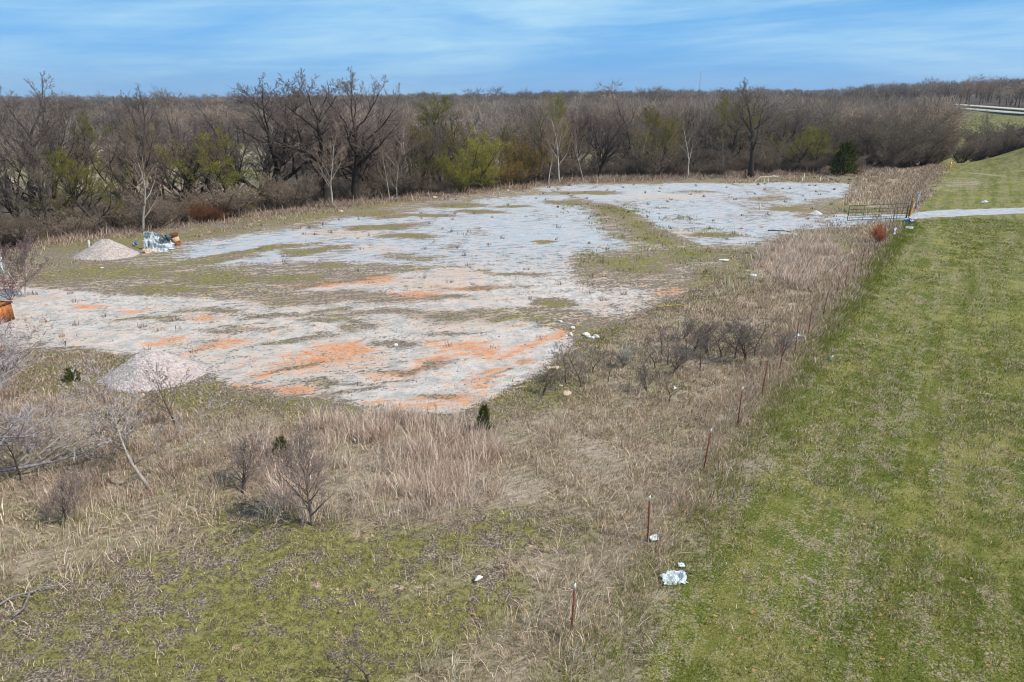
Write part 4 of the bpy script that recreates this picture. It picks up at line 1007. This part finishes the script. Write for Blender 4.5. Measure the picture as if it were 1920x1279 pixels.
# ------------------------------------------------------------------ FENCE, GATE, MARKERS
def post_mesh(h):
    mb = MB(); w = .036                     # T section with a flange and studs
    mb.box((0, 0, h / 2 - .2), (w, .012, h + .4)); mb.box((0, .026, h / 2 - .2), (.012, .04, h + .4))
    for k in range(9): mb.box((0, -.012, .15 + k * (h - .3) / 9), (.018, .014, .03))
    return mb.mesh('post', M_RUSTPOST)
def tip_mesh(h):
    mb = MB(); mb.box((0, 0, h + .035), (.042, .016, .12)); mb.box((0, .027, h + .035), (.016, .043, .12)); return mb.mesh('post_tip', M_WHITE)
PM_, TM_ = post_mesh(1.28), tip_mesh(1.28)
def fence(name, s0, s1, step, label, rng):
    fo = link(name, None, None, (FENCE0 + FDIR * s0)); base = FENCE0 + FDIR * s0
    pts = []
    ss_ = [(a - 10.7) / FDIR.y for a in (10.7, 13.9, 17.3, 20.1, 22.6, 24.8, 27.1, 29.3, 32.2, 35.2)] if s0 < 1 else [s0]
    while ss_[-1] + step < s1: ss_.append(ss_[-1] + step + rng.uniform(-.15, .15))
    for i, sv_ in enumerate(ss_):
        q = FENCE0 + FDIR * sv_; q.z = H1(q.x, q.y)
        po = link('post', PM_, fo, q - base); po.rotation_euler = (rng.gauss(0, .045), rng.gauss(0, .045), -.58 + rng.gauss(0, .1))
        po.scale = (1, 1, rng.uniform(.92, 1.06)); pts.append(q)
        if s0 < 1 and i < 4 or rng.random() < .06: link('post_tip', TM_, po)
    for k in range(4):
        mb = MB(); wl = []
        for i, q in enumerate(pts):
            wl.append(q - base + Vector((0, 0, .3 + .26 * k)))
            if i < len(pts) - 1: m = (q + pts[i + 1]) / 2 - base; wl.append(m + Vector((0, 0, .3 + .26 * k - .04)))
        mb.tube(wl, [.005] * len(wl), 3, (1, 1, 1)); mb.obj('wire', M_WIRE, fo)
    return tag(fo, label, 'fence')
rfz = random.Random(8)
fence('wire_fence', 0, 60.5, 3.0, 'wire fence on red brown steel posts running from the bottom edge up to the gate', rfz)
fence('wire_fence', 64.5, 124, 3.2, 'overgrown wire fence beyond the gate running up to the far bushes', rfz)

def rod(mb, a, b, r, n=8): mb.tube([Vector(a), Vector(b)], [r, r], n, (1, 1, 1))
ga, gb = G(1588, 416), G(1703, 411)
gd = gb - ga; gl = Vector((gd.x, gd.y, 0)).length; gdir = Vector((gd.x, gd.y, 0)).normalized()
go = link('farm_gate', None, None, ga); go.rotation_euler = (0, 0, math.atan2(gdir.y, gdir.x))
mb = MB(); h0, h1 = .12, 1.38
rod(mb, (0, 0, h0), (0, 0, h1), .028); rod(mb, (gl, 0, h0), (gl, 0, h1), .028); rod(mb, (0, 0, h1), (gl, 0, h1 + .05), .024); rod(mb, (0, 0, h0), (gl, 0, h0), .024)
mb.obj('frame', M_GATE, go, smooth=True)
for k in range(4):
    mb = MB(); z = h0 + (.22, .42, .66, .94)[k]; rod(mb, (.03, 0, z), (gl - .03, 0, z), .018); mb.obj('rail', M_GATE, go, smooth=True)
for k in range(3):
    mb = MB(); x = gl * (k + 1) / 4; rod(mb, (x, .034, h0), (x, .034, h1), .020); mb.obj('upright', M_GATE, go, smooth=True)
mb = MB(); mb.box((gl + .06, 0, .5), (.14, .03, .05)); mb.box((gl + .06, 0, 1.1), (.14, .03, .05)); mb.obj('hinge', M_RUSTDK, go)
tag(go, 'long green pipe gate of six rails across the gravel track', 'gate')
M_POSTD = simple("dark_red_pipe", (.09, .022, .018), (.20, .05, .04), 6, .6)
def pipe_post(px, py, h, r, mat, label, lean=(0, 0), cap=True):
    p = G(px, py); mb = MB(); mb.tube([Vector((0, 0, -.3)), Vector((0, 0, h))], [r, r], 12, (1, 1, 1)); o = mb.obj('gate_post', mat, None, p, True)
    if cap: c = MB(); c.tube([Vector((0, 0, h)), Vector((0, 0, h + .05)), Vector((0, 0, h + .07))], [r * 1.1, r * 1.1, r * .5], 12, (1, 1, 1)); c.obj('cap', mat, o, smooth=True)
    o.rotation_euler = (lean[0], lean[1], 0); return tag(o, label, 'post')
pipe_post(1699, 409, 1.1, .07, M_POSTD, 'short dark red pipe post at the right end of the green gate, nearer one')
pipe_post(1704, 405, 1.35, .07, M_POSTD, 'dark red pipe post at the right end of the green gate, farther one', (0, .05))
M_GREYWOOD = simple("grey_weathered_wood", (.22, .20, .18), (.42, .39, .36), 6, .9)
pipe_post(1716, 392, 1.5, .09, M_GREYWOOD, 'grey weathered wooden corner post just beyond the yellow marker', (0, .04))
pipe_post(1721, 386, 1.5, .07, M_GREYWOOD, 'grey wooden brace post, farthest of those by the yellow marker', (0, -.03))
def marker(px, py, h, lean, label, mat=M_YELLOW, w=.11, name='marker_post'):
    p = G(px, py); o = link(name, None, None, p); mb = MB(); mb.box((0, 0, h * .5), (w, w * .45, h)); a = mb.obj('shaft', mat, o); bevel(a, .012)
    mb = MB(); mb.box((0, 0, h + .03), (w * 1.15, w * .6, .08)); a = mb.obj('cap', mat, o); bevel(a, .01)
    mb = MB(); mb.box((0, -w * .26, h * .72), (w * .8, .006, h * .22)); mb.obj('label_plate', M_WHITE, o)
    o.rotation_euler = (0, lean, .1); return tag(o, label, 'marker')
marker(1706, 407, 1.38, .15, 'leaning yellow orange marker post at the right end of the green gate')
marker(1781, 316, 1.15, .0, 'small yellow orange marker post at the far end of the fence', w=.2)
marker(1783, 298, 1.2, .03, 'white marker post in the brush beyond the far yellow marker', M_WHITE, .2)

# crumpled sheets (real thickness)
def crumple(name, p, w, h, amp, seed, mat, label, cat, rot=(0, 0, 0), nx=14, ny=12, rag=.12, thick=.008, curl=0.0, parent=None, mat2=None, name_part=None):
    rng = random.Random(seed); me = bpy.data.meshes.new(name); v = []; f = []
    ox = rng.uniform(0, 50); A = lambda i, j, s: float(vnoise(np.array([i * s + ox]), np.array([j * s + ox * 1.7]), seed)[0]) - .5
    for j in range(ny + 1):
        for i in range(nx + 1):
            a = i / nx - .5; b = j / ny
            ed = max(abs(a) * 2, abs(b - .5) * 2) ** 3
            xx = a * w * (1 + rag * 2 * A(7, j, .9)) + ed * rag * w * A(i, j, 1.7); zz = b * h * (1 + rag * 2 * A(i, 3, .8)) + ed * rag * h * A(j, i, 1.3)
            yy = amp * (A(i, j, .33) * 1.6 + A(i, j, .8)); yy += curl * (a * a * 4)
            v.append((xx, yy, zz))
    for j in range(ny):
        for i in range(nx):
            if rng.random() < .02 and (i in (0, nx - 1) or j in (0, ny - 1)): continue
            q = j * (nx + 1) + i; f.append((q, q + 1, q + nx + 2, q + nx + 1))
    me.from_pydata(v, [], f); me.materials.append(mat)
    if mat2: me.materials.append(mat2)
    me.update(); o = link(name, me, parent, p); o.rotation_euler = rot
    m = o.modifiers.new('thick', 'SOLIDIFY'); m.thickness = thick; m.offset = 0
    if mat2: m.material_offset = 1
    if label: tag(o, label, cat)
    return o
p = G(284, 468); crumple('scrap_sheet', p + Vector((0, 0, -.05)), .95, 1.25, .30, 3, M_SHEET, 'torn whitish sheet metal standing upright, tallest piece of the scrap heap', 'scrap metal', (R(-12), R(6), .25), thick=.02, mat2=M_SHEETTAN)
p = G(301, 464); crumple('scrap_sheet', p + Vector((0, .3, 0)), 1.1, .85, .15, 5, M_DARKPANEL, 'dark grey crumpled panel right behind the upright white sheet', 'scrap metal', (R(-25), 0, -.2), thick=.02)
p = G(303, 470); crumple('scrap_sheet', p + Vector((0, 0, .06)), 1.7, .5, .35, 6, M_SHEET, 'long bent white metal strip arching in front of the dark panel', 'scrap metal', (R(-62), R(-18), .35), thick=.02, mat2=M_SHEETTAN, curl=.3)
p = G(318, 462); crumple('scrap_strip', p + Vector((0, 0, .0)), .32, 1.05, .1, 7, M_SHEETTAN, 'tan curved strip of scrap leaning left beside the rusty drum', 'scrap metal', (R(-20), R(-42), .0), nx=5, thick=.02)
p = G(284, 474); crumple('scrap_sheet', p + Vector((0, 0, .02)), .9, .5, .22, 8, M_SHEETTAN, 'flattened tan and white sheet at the foot of the upright white sheet', 'scrap metal', (R(-68), 0, .6), thick=.02)
p = G(300, 473); crumple('scrap_sheet', p + Vector((0, 0, .02)), 1.0, .4, .18, 18, M_SHEET, 'small flat white sheet lying right of the scrap heap foot', 'scrap metal', (R(-76), 0, .2), thick=.02)

def lathe(name, prof, mat, parent, n=28, closed=True):
    v = []; f = []
    for (r, z) in prof:
        for k in range(n): a = 2 * math.pi * k / n; v.append((r * math.cos(a), r * math.sin(a), z))
    for i in range(len(prof) - 1):
        for k in range(n): q = i * n + k; w = i * n + (k + 1) % n; f.append((q, w, w + n, q + n))
    if closed: f.append(tuple(range(n))[::-1]); f.append(tuple(range((len(prof) - 1) * n, len(prof) * n)))
    me = bpy.data.meshes.new(name); me.from_pydata(v, [], f); me.materials.append(mat); me.update()
    for q in me.polygons: q.use_smooth = len(q.vertices) == 4
    return link(name, me, parent)
p = G(332, 459); dr = link('drum', None, None, p); dr.rotation_euler = (R(6), R(-7), 0)
lathe('barrel', [(.24, 0), (.27, .03), (.27, .24), (.285, .26), (.27, .28)], M_RUST, dr)
lathe('middle_band', [(.268, .28), (.285, .34), (.29, .52), (.262, .60)], M_CREAM, dr)
lathe('neck', [(.262, .60), (.25, .68), (.27, .72)], M_RUST, dr)
lathe('rim', [(.27, .72), (.33, .74), (.33, .83), (.27, .86), (.2, .86)], M_RUSTDK, dr)
tag(dr, 'rusty orange drum with faded middle and dark rim, standing right of the scrap heap', 'drum')
p = G(254, 462); bu = link('bucket', None, None, p + Vector((0, 0, .18))); bu.rotation_euler = (R(20), R(60), .3)
lathe('shell', [(.10, -.16), (.12, .14), (.13, .15), (.13, .17), (.11, .17), (.10, -.12)], M_BLUE, bu)
lathe('label_band', [(.107, -.08), (.118, .05)], M_WHITE, bu, closed=False).scale = (1.02, 1.02, 1)
tag(bu, 'blue bucket with white band lying between far gravel pile and scrap', 'bucket')
p = G(168, 470); mb = MB(); mb.box((0, 0, .35), (.1, .06, .8)); o = mb.obj('stake', M_WHITE, None, p); bevel(o, .01); o.rotation_euler = (0, .1, 0); tag(o, 'short white stake on the left flank of the far gravel pile', 'stake')

# rusty open bin at the left edge
p = G(-16, 604); bn = link('metal_bin', None, None, p); bn.rotation_euler = (0, 0, -.12)
mb = MB()
mb.box((0, -.55, .42), (1.5, .03, .84)); mb.box((0, .55, .42), (1.5, .03, .84)); mb.box((-.75, 0, .42), (.03, 1.07, .84)); mb.box((.75, 0, .42), (.03, 1.07, .84)); mb.box((0, 0, .03), (1.46, 1.06, .03))
mb.obj('shell', M_RUST, bn)
mb = MB(); mb.box((0, -.575, .87), (1.62, .07, .07)); mb.box((0, .575, .87), (1.62, .07, .07)); mb.box((-.775, 0, .87), (.07, 1.07, .07)); mb.box((.775, 0, .87), (.07, 1.07, .07)); mb.obj('rim', M_RUSTDK, bn)
for x in (-.45, 0, .45):
    mb = MB(); mb.box((x, -.585, .42), (.06, .04, .8)); mb.obj('rib', M_RUST, bn)
mb = MB(); mb.box((.785, 0, .42), (.04, .06, .8)); mb.obj('rib', M_RUST, bn)
tag(bn, 'rusty orange steel bin cut off by the left edge of the photo', 'bin')
p = G(10, 520); mk = link('utility_box', None, None, p); mk.rotation_euler = (0, -.08, 0)
mb = MB(); mb.tube([Vector((0, 0, -.2)), Vector((0, 0, 1.0))], [.05, .05], 10, (1, 1, 1)); mb.obj('pole', M_PALEBLUE, mk, smooth=True)
mb = MB(); mb.box((-.05, 0, 1.3), (.36, .2, .62)); a = mb.obj('housing', M_WHITE, mk); bevel(a, .04, 3)
mb = MB(); mb.box((-.05, -.104, 1.3), (.28, .012, .5)); mb.obj('door', M_WHITE, mk)
tag(mk, 'white utility box on a pale blue pole at the left edge', 'utility box')

# batter boards and survey stakes
wf = link('wooden_frame', None, None, G(1440, 344))
def plank(parent, a, b, w, t, name):
    a = Vector(a); b = Vector(b); d = b - a; mb = MB(); q = d.to_track_quat('X', 'Z').to_matrix(); mb.box((a + b) / 2, (d.length, t, w), (1, 1, 1), q); o = mb.obj(name, M_WOOD, parent); bevel(o, .006); return o
plank(wf, (-1.15, 0, .82), (1.3, .02, .90), .16, .05, 'board'); plank(wf, (-2.0, -.06, 0), (-1.12, -.06, .82), .12, .05, 'brace')
plank(wf, (-.5, .06, -.2), (-.5, .06, .8), .10, .07, 'leg'); plank(wf, (0.02, .06, -.2), (0.02, .06, .85), .12, .07, 'leg'); plank(wf, (.45, .0, .97), (.72, .02, .97), .14, .07, 'block')
tag(wf, 'raw lumber frame with board on two legs and slanted brace, at the far yard edge', 'frame')
for px, py, h, lb in ((1503, 344, .72, 'short pale wooden stake at the far yard edge, left one of a pair'), (1506, 342, 1.15, 'taller pale wooden stake, right one of the pair at the far yard edge'),
                      (1537, 343, .75, 'pale wooden stake standing alone at the far yard edge, right of the pair'), (1424, 394, .68, 'pale wooden stake standing in the gravel below the lumber frame'),
                      (1379, 343, .3, 'tiny pale stake left of the lumber frame')):
    mb = MB(); mb.box((0, 0, h / 2 - .05), (.10, .07, h)); mb.tube([Vector((0, 0, h - .051)), Vector((0, 0, h + .04))], [.055, .01], 4, (1, 1, 1))
    o = mb.obj('survey_stake', M_WOOD, None, G(px, py)); tag(o, lb, 'stake')

# ------------------------------------------------------------------ GRAVEL PILES, STONES, LITTER
def pile(name, px, py, w, d, h, seed, mat, label, peak=0.0, skirt=1.9):
    c = G(px, py); n = 84; m = 34; v = []; f = []
    A = lambda x, y, s: (fbm(np.array([x * s + seed * 9.1]), np.array([y * s + seed * 3.3]), seed)[0] - .5)
    for j in range(m + 1):
        t = j / m
        for i in range(n):
            a = 2 * math.pi * i / n; rr = t * (1 + .22 * A(math.cos(a) * 1.2, math.sin(a) * 1.2, 1.0))
            x = math.cos(a) * rr * w / 2 + peak * w * .25 * (1 - t); y = math.sin(a) * rr * d / 2
            z = h * (1 - t ** 1.15 * (1.0 if t < .95 else 1)) ** 1.0
            z = h * ((1.02 - math.sqrt(t * t + .0404)) / (1.02 - .201)) ** 1.12 if t < 1 else 0
            z += h * .30 * A(x, y, 1.3) * (1 - t) * min(1, t * 5 + .3) + .10 * A(x, y, 3.5) * (1 - t) + .045 * A(x, y, 9) * (1 if t < .97 else 0) + .04 * A(x, y, 22)
            v.append((x, y, z - (.06 if j == m else 0)))
    for j in range(m):
        for i in range(n): q = j * n + i; w_ = j * n + (i + 1) % n; f.append((q, q + n, w_ + n, w_))
    me = bpy.data.meshes.new(name); me.from_pydata(v, [], f); me.materials.append(mat); me.update()
    for q in me.polygons: q.use_smooth = True
    return tag(link(name, me, None, c + Vector((0, 0, -.02))), label, 'gravel pile')
M_P1 = pile_material('pink_grey_gravel', (.54, .455, .43)); M_P2 = pile_material('tan_gravel', (.52, .44, .40)); M_P3 = pile_material('white_gravel', (.66, .66, .66))
pile('gravel_pile', 292, 704, 3.9, 3.3, 1.05, 1, M_P1, 'near cone of pinkish grey gravel at the front left of the pad', -.15)
pile('gravel_pile', 200, 478, 4.3, 3.4, 1.12, 2, M_P2, 'far cone of tan gravel left of the scrap metal', .12)
pile('gravel_pile', 1530, 401, 1.3, 1.2, .38, 3, M_P3, 'tiny heap of white gravel beside the track left of the gate')
def rock_mesh(seed, flat=.6):
    import bmesh
    rng = random.Random(seed); bm = bmesh.new(); bmesh.ops.create_icosphere(bm, subdivisions=2, radius=.5)
    cuts = [(Vector((rng.gauss(0, 1), rng.gauss(0, 1), rng.gauss(0, 1))).normalized(), rng.uniform(.28, .42)) for _ in range(9)]
    for v in bm.verts:
        for n_, d_ in cuts:
            k = v.co.dot(n_)
            if k > d_: v.co -= n_ * (k - d_)
        v.co *= rng.uniform(.97, 1.03); v.co.z *= flat
    me = bpy.data.meshes.new('rock'); bm.to_mesh(me); bm.free(); return me
ROCKS = [(1051, 604, .28, .6, 0, 'small white stone, the one highest up the slope by the pad corner'), (1074, 617, .36, .6, 0, 'white stone between the pad corner and the stone just up the slope'),
         (1061, 631, .22, .6, 0, 'small white stone touching the right tip of the pad'), (1070, 629, .30, .9, 0, 'pointed white stone right beside the right tip of the pad'),
         (1099, 629, .46, .5, 0, 'largest flat white stone of the small heap right of the pad tip'), (1104, 634, .34, .6, 0, 'white stone in the middle of the small heap right of the pad tip'),
         (1111, 635, .30, .6, 0, 'low white stone, third of the small heap right of the pad tip'), (1118, 634, .38, .8, 0, 'white angular stone at the right end of the small heap by the pad tip'),
         (1042, 691, .50, .3, 1, 'tan flat stone in the green strip below the pad corner'), (1030, 690, .40, .2, 1, 'thin tan slab left beside the flat stone below the pad corner'),
         (1063, 738, .55, .18, 1, 'long thin tan slab, lowest of the stones below the pad corner'), (1052, 724, .22, .4, 1, 'small tan stone above the long thin slab'),
         (977, 718, .25, .3, 1, 'tan stone by the lower right edge of the pad'), (1356, 489, .9, .25, 0, 'large flat pale slab on the green right of the gravel'), (1412, 518, .6, .4, 0, 'pale stone in the grass left of the grass mound'),
         (1401, 509, .3, .4, 1, 'small tan stone above the pale stone by the grass mound'),
         (639, 398, .75, .5, 1, 'pale tan boulder at the wooded edge below the giant trees'), (815, 372, .85, .4, 1, 'tan boulder at the wooded edge below the olive tree'),
         (771, 375, .4, .5, 0, 'small white stone left of the tan boulder at the wooded edge'), (742, 649, .30, .8, 0, 'small white block in the middle of the near pad'),
         (1153, 359, .6, .5, 1, 'tan stone lying on the far gravel left of centre'), (953, 358, .5, .5, 0, 'grey white stone at the wooded edge above the green strip'),
         (192, 504, .35, .5, 0, 'white stone in the grass below the far gravel pile'), (268, 743, .28, .6, 1, 'tan stone in the dead grass under the near gravel pile'),
         (486, 414, .3, .4, 0, 'pale stone at the wooded edge right of the drum'), (1490, 441, .7, .35, 1, 'tan stone block in the grass above the mound of dead grass')]
for i, (px, py, sz, fl, mt, lb) in enumerate(ROCKS):
    me = rock_mesh(60 + i, fl); me.materials.append(M_TANSTONE if mt else M_STONE)
    sz *= .85; o = link('rock', me, None, G(px, py) + Vector((0, 0, sz * fl * .28))); o.scale = (sz, sz * .8, sz); o.rotation_euler = (0, 0, i * 1.7); tag(o, lb, 'rock')
# loose stones strewn on the gravel, too many and too small to count
st = []; rs = random.Random(77); rk = []
for k in range(4):
    me = rock_mesh(200 + k, .6); V = np.array([tuple(v.co) for v in me.vertices], np.float32); F = np.array([tuple(q.vertices) for q in me.polygons], np.int32); rk.append((V, F, np.ones_like(V)))
for i in range(1300):
    px, py = rs.uniform(0, 1300), rs.uniform(500, 780)
    q = G(px, py)
    if float(poly_sd(np.array([q.x]), np.array([q.y]), YARD)[0]) < -.3: continue
    s_ = rs.uniform(.03, .10); c = rs.choice([(.62, .6, .57), (.5, .44, .38), (.42, .4, .38), (.72, .7, .68)]); st.append((rk[i % 4], q.x, q.y, q.z + s_ * .15, s_, s_, rs.uniform(0, 6), c))
for (cx_, cy_, rx_, ry_) in ((G(292, 704).x, G(292, 704).y, 2.0, 1.7), (G(200, 478).x, G(200, 478).y, 2.2, 1.7)):
    for i in range(420):
        a = rs.uniform(0, 6.28); k = abs(rs.gauss(0, .16)) + .93; qx, qy = cx_ + math.cos(a) * rx_ * k, cy_ + math.sin(a) * ry_ * k
        s_ = rs.uniform(.03, .09); c = rs.choice([(.5, .44, .42), (.58, .5, .48), (.4, .36, .34)]); st.append((rk[i % 4], qx, qy, H1(qx, qy) + .01, s_, s_, rs.uniform(0, 6), c))
merge('loose_stones', st, 'loose pale stones strewn over the near gravel', 'stones')

M_PAPER = simple("white_plastic_film", (.50, .55, .58), (.80, .83, .85), 8, .45)
p = G(1268, 1098); crumple('plastic_sheet', p + Vector((0, 0, .05)), 0.52, .32, .09, 31, M_PAPER, 'crumpled white plastic sheet on the grass right of the fence near the bottom', 'litter', (R(-72), 0, .15), thick=.004)
p = G(1229, 1018); crumple('plastic_scrap', p + Vector((0, 0, .08)), 0.22, .13, .04, 32, M_PAPER, 'small white plastic scrap at the foot of the second post from the bottom', 'litter', (R(-60), 0, .4), nx=7, ny=6, thick=.004)
p = G(1278, 1067); crumple('plastic_scrap', p + Vector((0, 0, .05)), .14, .10, .05, 33, M_PAPER, 'tiny white scrap just above the crumpled plastic sheet', 'litter', (R(-60), 0, 0), nx=5, ny=5, thick=.004)
p = G(897, 1090); me = rock_mesh(300, .6); me.materials.append(M_WHITE); o = link('foam_block', me, None, p + Vector((0, 0, .09))); o.scale = (.24, .13, .17); o.rotation_euler = (0, -.2, .5); tag(o, 'white foam block lying in the dead grass left of the nearest fence post', 'litter')
p = G(1707, 419); crumple('plastic_bag', p + Vector((0, 0, .05)), .7, .5, .25, 34, M_BLUE, 'blue plastic bag with white patch at the foot of the yellow marker', 'litter', (R(-55), 0, .1), thick=.01)
crumple('plastic_scrap', p + Vector((.02, -.22, .2)), .34, .2, .08, 35, M_PAPER, 'white patch of plastic lying on the blue bag', 'litter', (R(-50), 0, .1), thick=.01)
p = G(1706, 431); crumple('plastic_bag', p + Vector((0, 0, .05)), .62, .3, .12, 36, M_PAPER, 'white plastic bag on the pasture just below the blue bag', 'litter', (R(-50), 0, 0), thick=.01)
p = G(1673, 458); crumple('plastic_rag', p + Vector((0, 0, .75)), .16, .55, .07, 37, M_PAPER, 'white plastic rag caught upright on the fence near the rust brown shrub', 'litter', (0, .1, .2), nx=5, thick=.006)
_q = FENCE0 + FDIR * ((27.1 - 10.7) / FDIR.y); p = Vector((_q.x, _q.y, H1(_q.x, _q.y))); crumple('plastic_rag', p + Vector((0, -.06, .62)), .30, .16, .1, 38, M_PAPER, 'white and blue plastic shreds caught on the seventh fence post from the bottom', 'litter', (0, .3, .2), nx=6, ny=5, thick=.004)
for px, py, s_, lb in ((1440, 821, .13, 'white scrap on the pasture edge right of the fourth fence post'), (1556, 675, .22, 'small white bag scrap on the pasture edge beside the fence'),
                       (1310, 857, .10, 'white scrap hooked in the weeds left of the third fence post'), (668, 828, .12, 'small white scrap above the tall pink grass'),
                       (1592, 482, .25, 'white scrap in the grass right of the dead grass mound'), (1847, 382, .5, 'pale blue white scrap on the pasture beyond the track'),
                       (1265, 731, .2, 'pinkish white scrap in the dead grass between the pad and the fence'), (1337, 893, .09, 'tiny white scrap at the foot of the third fence post')):
    p = G(px, py); crumple('plastic_scrap', p + Vector((0, 0, .06)), s_, s_ * .7, s_ * .4, int(px), M_PAPER, lb, 'litter', (R(-55), 0, px), nx=5, ny=4, thick=.004)
# fallen branches on the ground
def stick(px0, py0, px1, py1, r, label, mat=M_BARK, col=PALE, zz=.12):
    a, b = G(px0, py0), G(px1, py1); rng = random.Random(px0); pts = []; 
    for i in range(7): t = i / 6; q = a.lerp(b, t) - a; q += Vector((rng.gauss(0, .04), rng.gauss(0, .04), zz + .05 * math.sin(t * 3.1))); pts.append(q)
    mb = MB(); mb.tube(pts, [r * (1 - .6 * i / 6) for i in range(7)], 7, col)
    for i in (2, 4, 5):
        d = Vector((rng.gauss(0, 1), rng.gauss(0, 1), .4)).normalized() * (b - a).length * .25; mb.tube([pts[i], pts[i] + d * .5, pts[i] + d], [r * .4, r * .3, r * .1], 4, col)
    o = mb.obj('fallen_branch', mat, None, a, True); return tag(o, label, 'branch')
stick(0, 1140, 130, 1100, .022, 'pale fallen branch lying in the grass at the lower left edge', col=LAV)
stick(30, 1165, 90, 1090, .025, 'thin grey fallen branch crossing the pale one at the lower left', col=LAVD)
stick(1232, 583, 1282, 580, .05, 'yellowish board like branch lying in the grass right of the gravel', col=rgb(200, 180, 110), zz=.2)
stick(1440, 437, 1485, 440, .06, 'dark and yellow branch lying beside the tan block', col=rgb(120, 110, 60), zz=.2)

# far radio mast with guy wires
pm_ = AZ(1311, 172, 1300); z0 = H1(pm_.x, pm_.y); top = AZ(1311, 134, 1300).z - z0
ms = link('radio_mast', None, None, (pm_.x, pm_.y, z0))
mb = MB(); leg = [Vector((math.cos(a) * .7, math.sin(a) * .7, 0)) for a in (0, 2.09, 4.19)]
for l_ in leg: rod(mb, l_, l_ + Vector((0, 0, top)), .12, 4)
for k in range(int(top / 1.6)):
    for i in range(3): rod(mb, leg[i] + Vector((0, 0, k * 1.6)), leg[(i + 1) % 3] + Vector((0, 0, k * 1.6 + 1.6)), .06, 3)
mb.obj('lattice', M_MAST, ms)
for i in range(3):
    mb = MB(); rod(mb, leg[i] + Vector((0, 0, top * .8)), leg[i] * 45, .03, 3); mb.obj('guy_wire', M_MAST, ms)
tag(ms, 'thin distant radio mast rising above the horizon right of centre', 'mast')
# guard rail of the highway
gr_ = link('guardrail', None, None, (0, 0, 0)); mb = MB()
pts = [Vector((ROADX(a) - 9.3, a, H1(ROADX(a) - 9.3, a) + .75)) for a in range(250, 460, 6)]
for a, b in zip(pts, pts[1:]): rod(mb, a, b, .07, 4)
mb.obj('rail', M_GUARD, gr_)
for q in pts[::2]: m2 = MB(); m2.box((q.x + .25, q.y, q.z - .45), (.08, .08, 1.2)); m2.obj('post', M_GUARD, gr_)
tag(gr_, 'guardrail along the near side of the distant highway', 'guardrail')

# ------------------------------------------------------------------ the air
mz, tz, oz = new_mat('haze'); pv = N(tz, 'ShaderNodeVolumePrincipled'); pv.inputs['Density'].default_value = .00014; pv.inputs['Color'].default_value = (.78, .86, 1, 1); pv.inputs['Anisotropy'].default_value = .2
L(tz, pv.outputs[0], oz.inputs['Volume'])
hb = MB(); hb.box((0, 1850, 42), (7300, 4200, 136)); tag(hb.obj('haze', mz), kind='stuff', label='thin pale haze between the camera and the far woods', cat='haze')
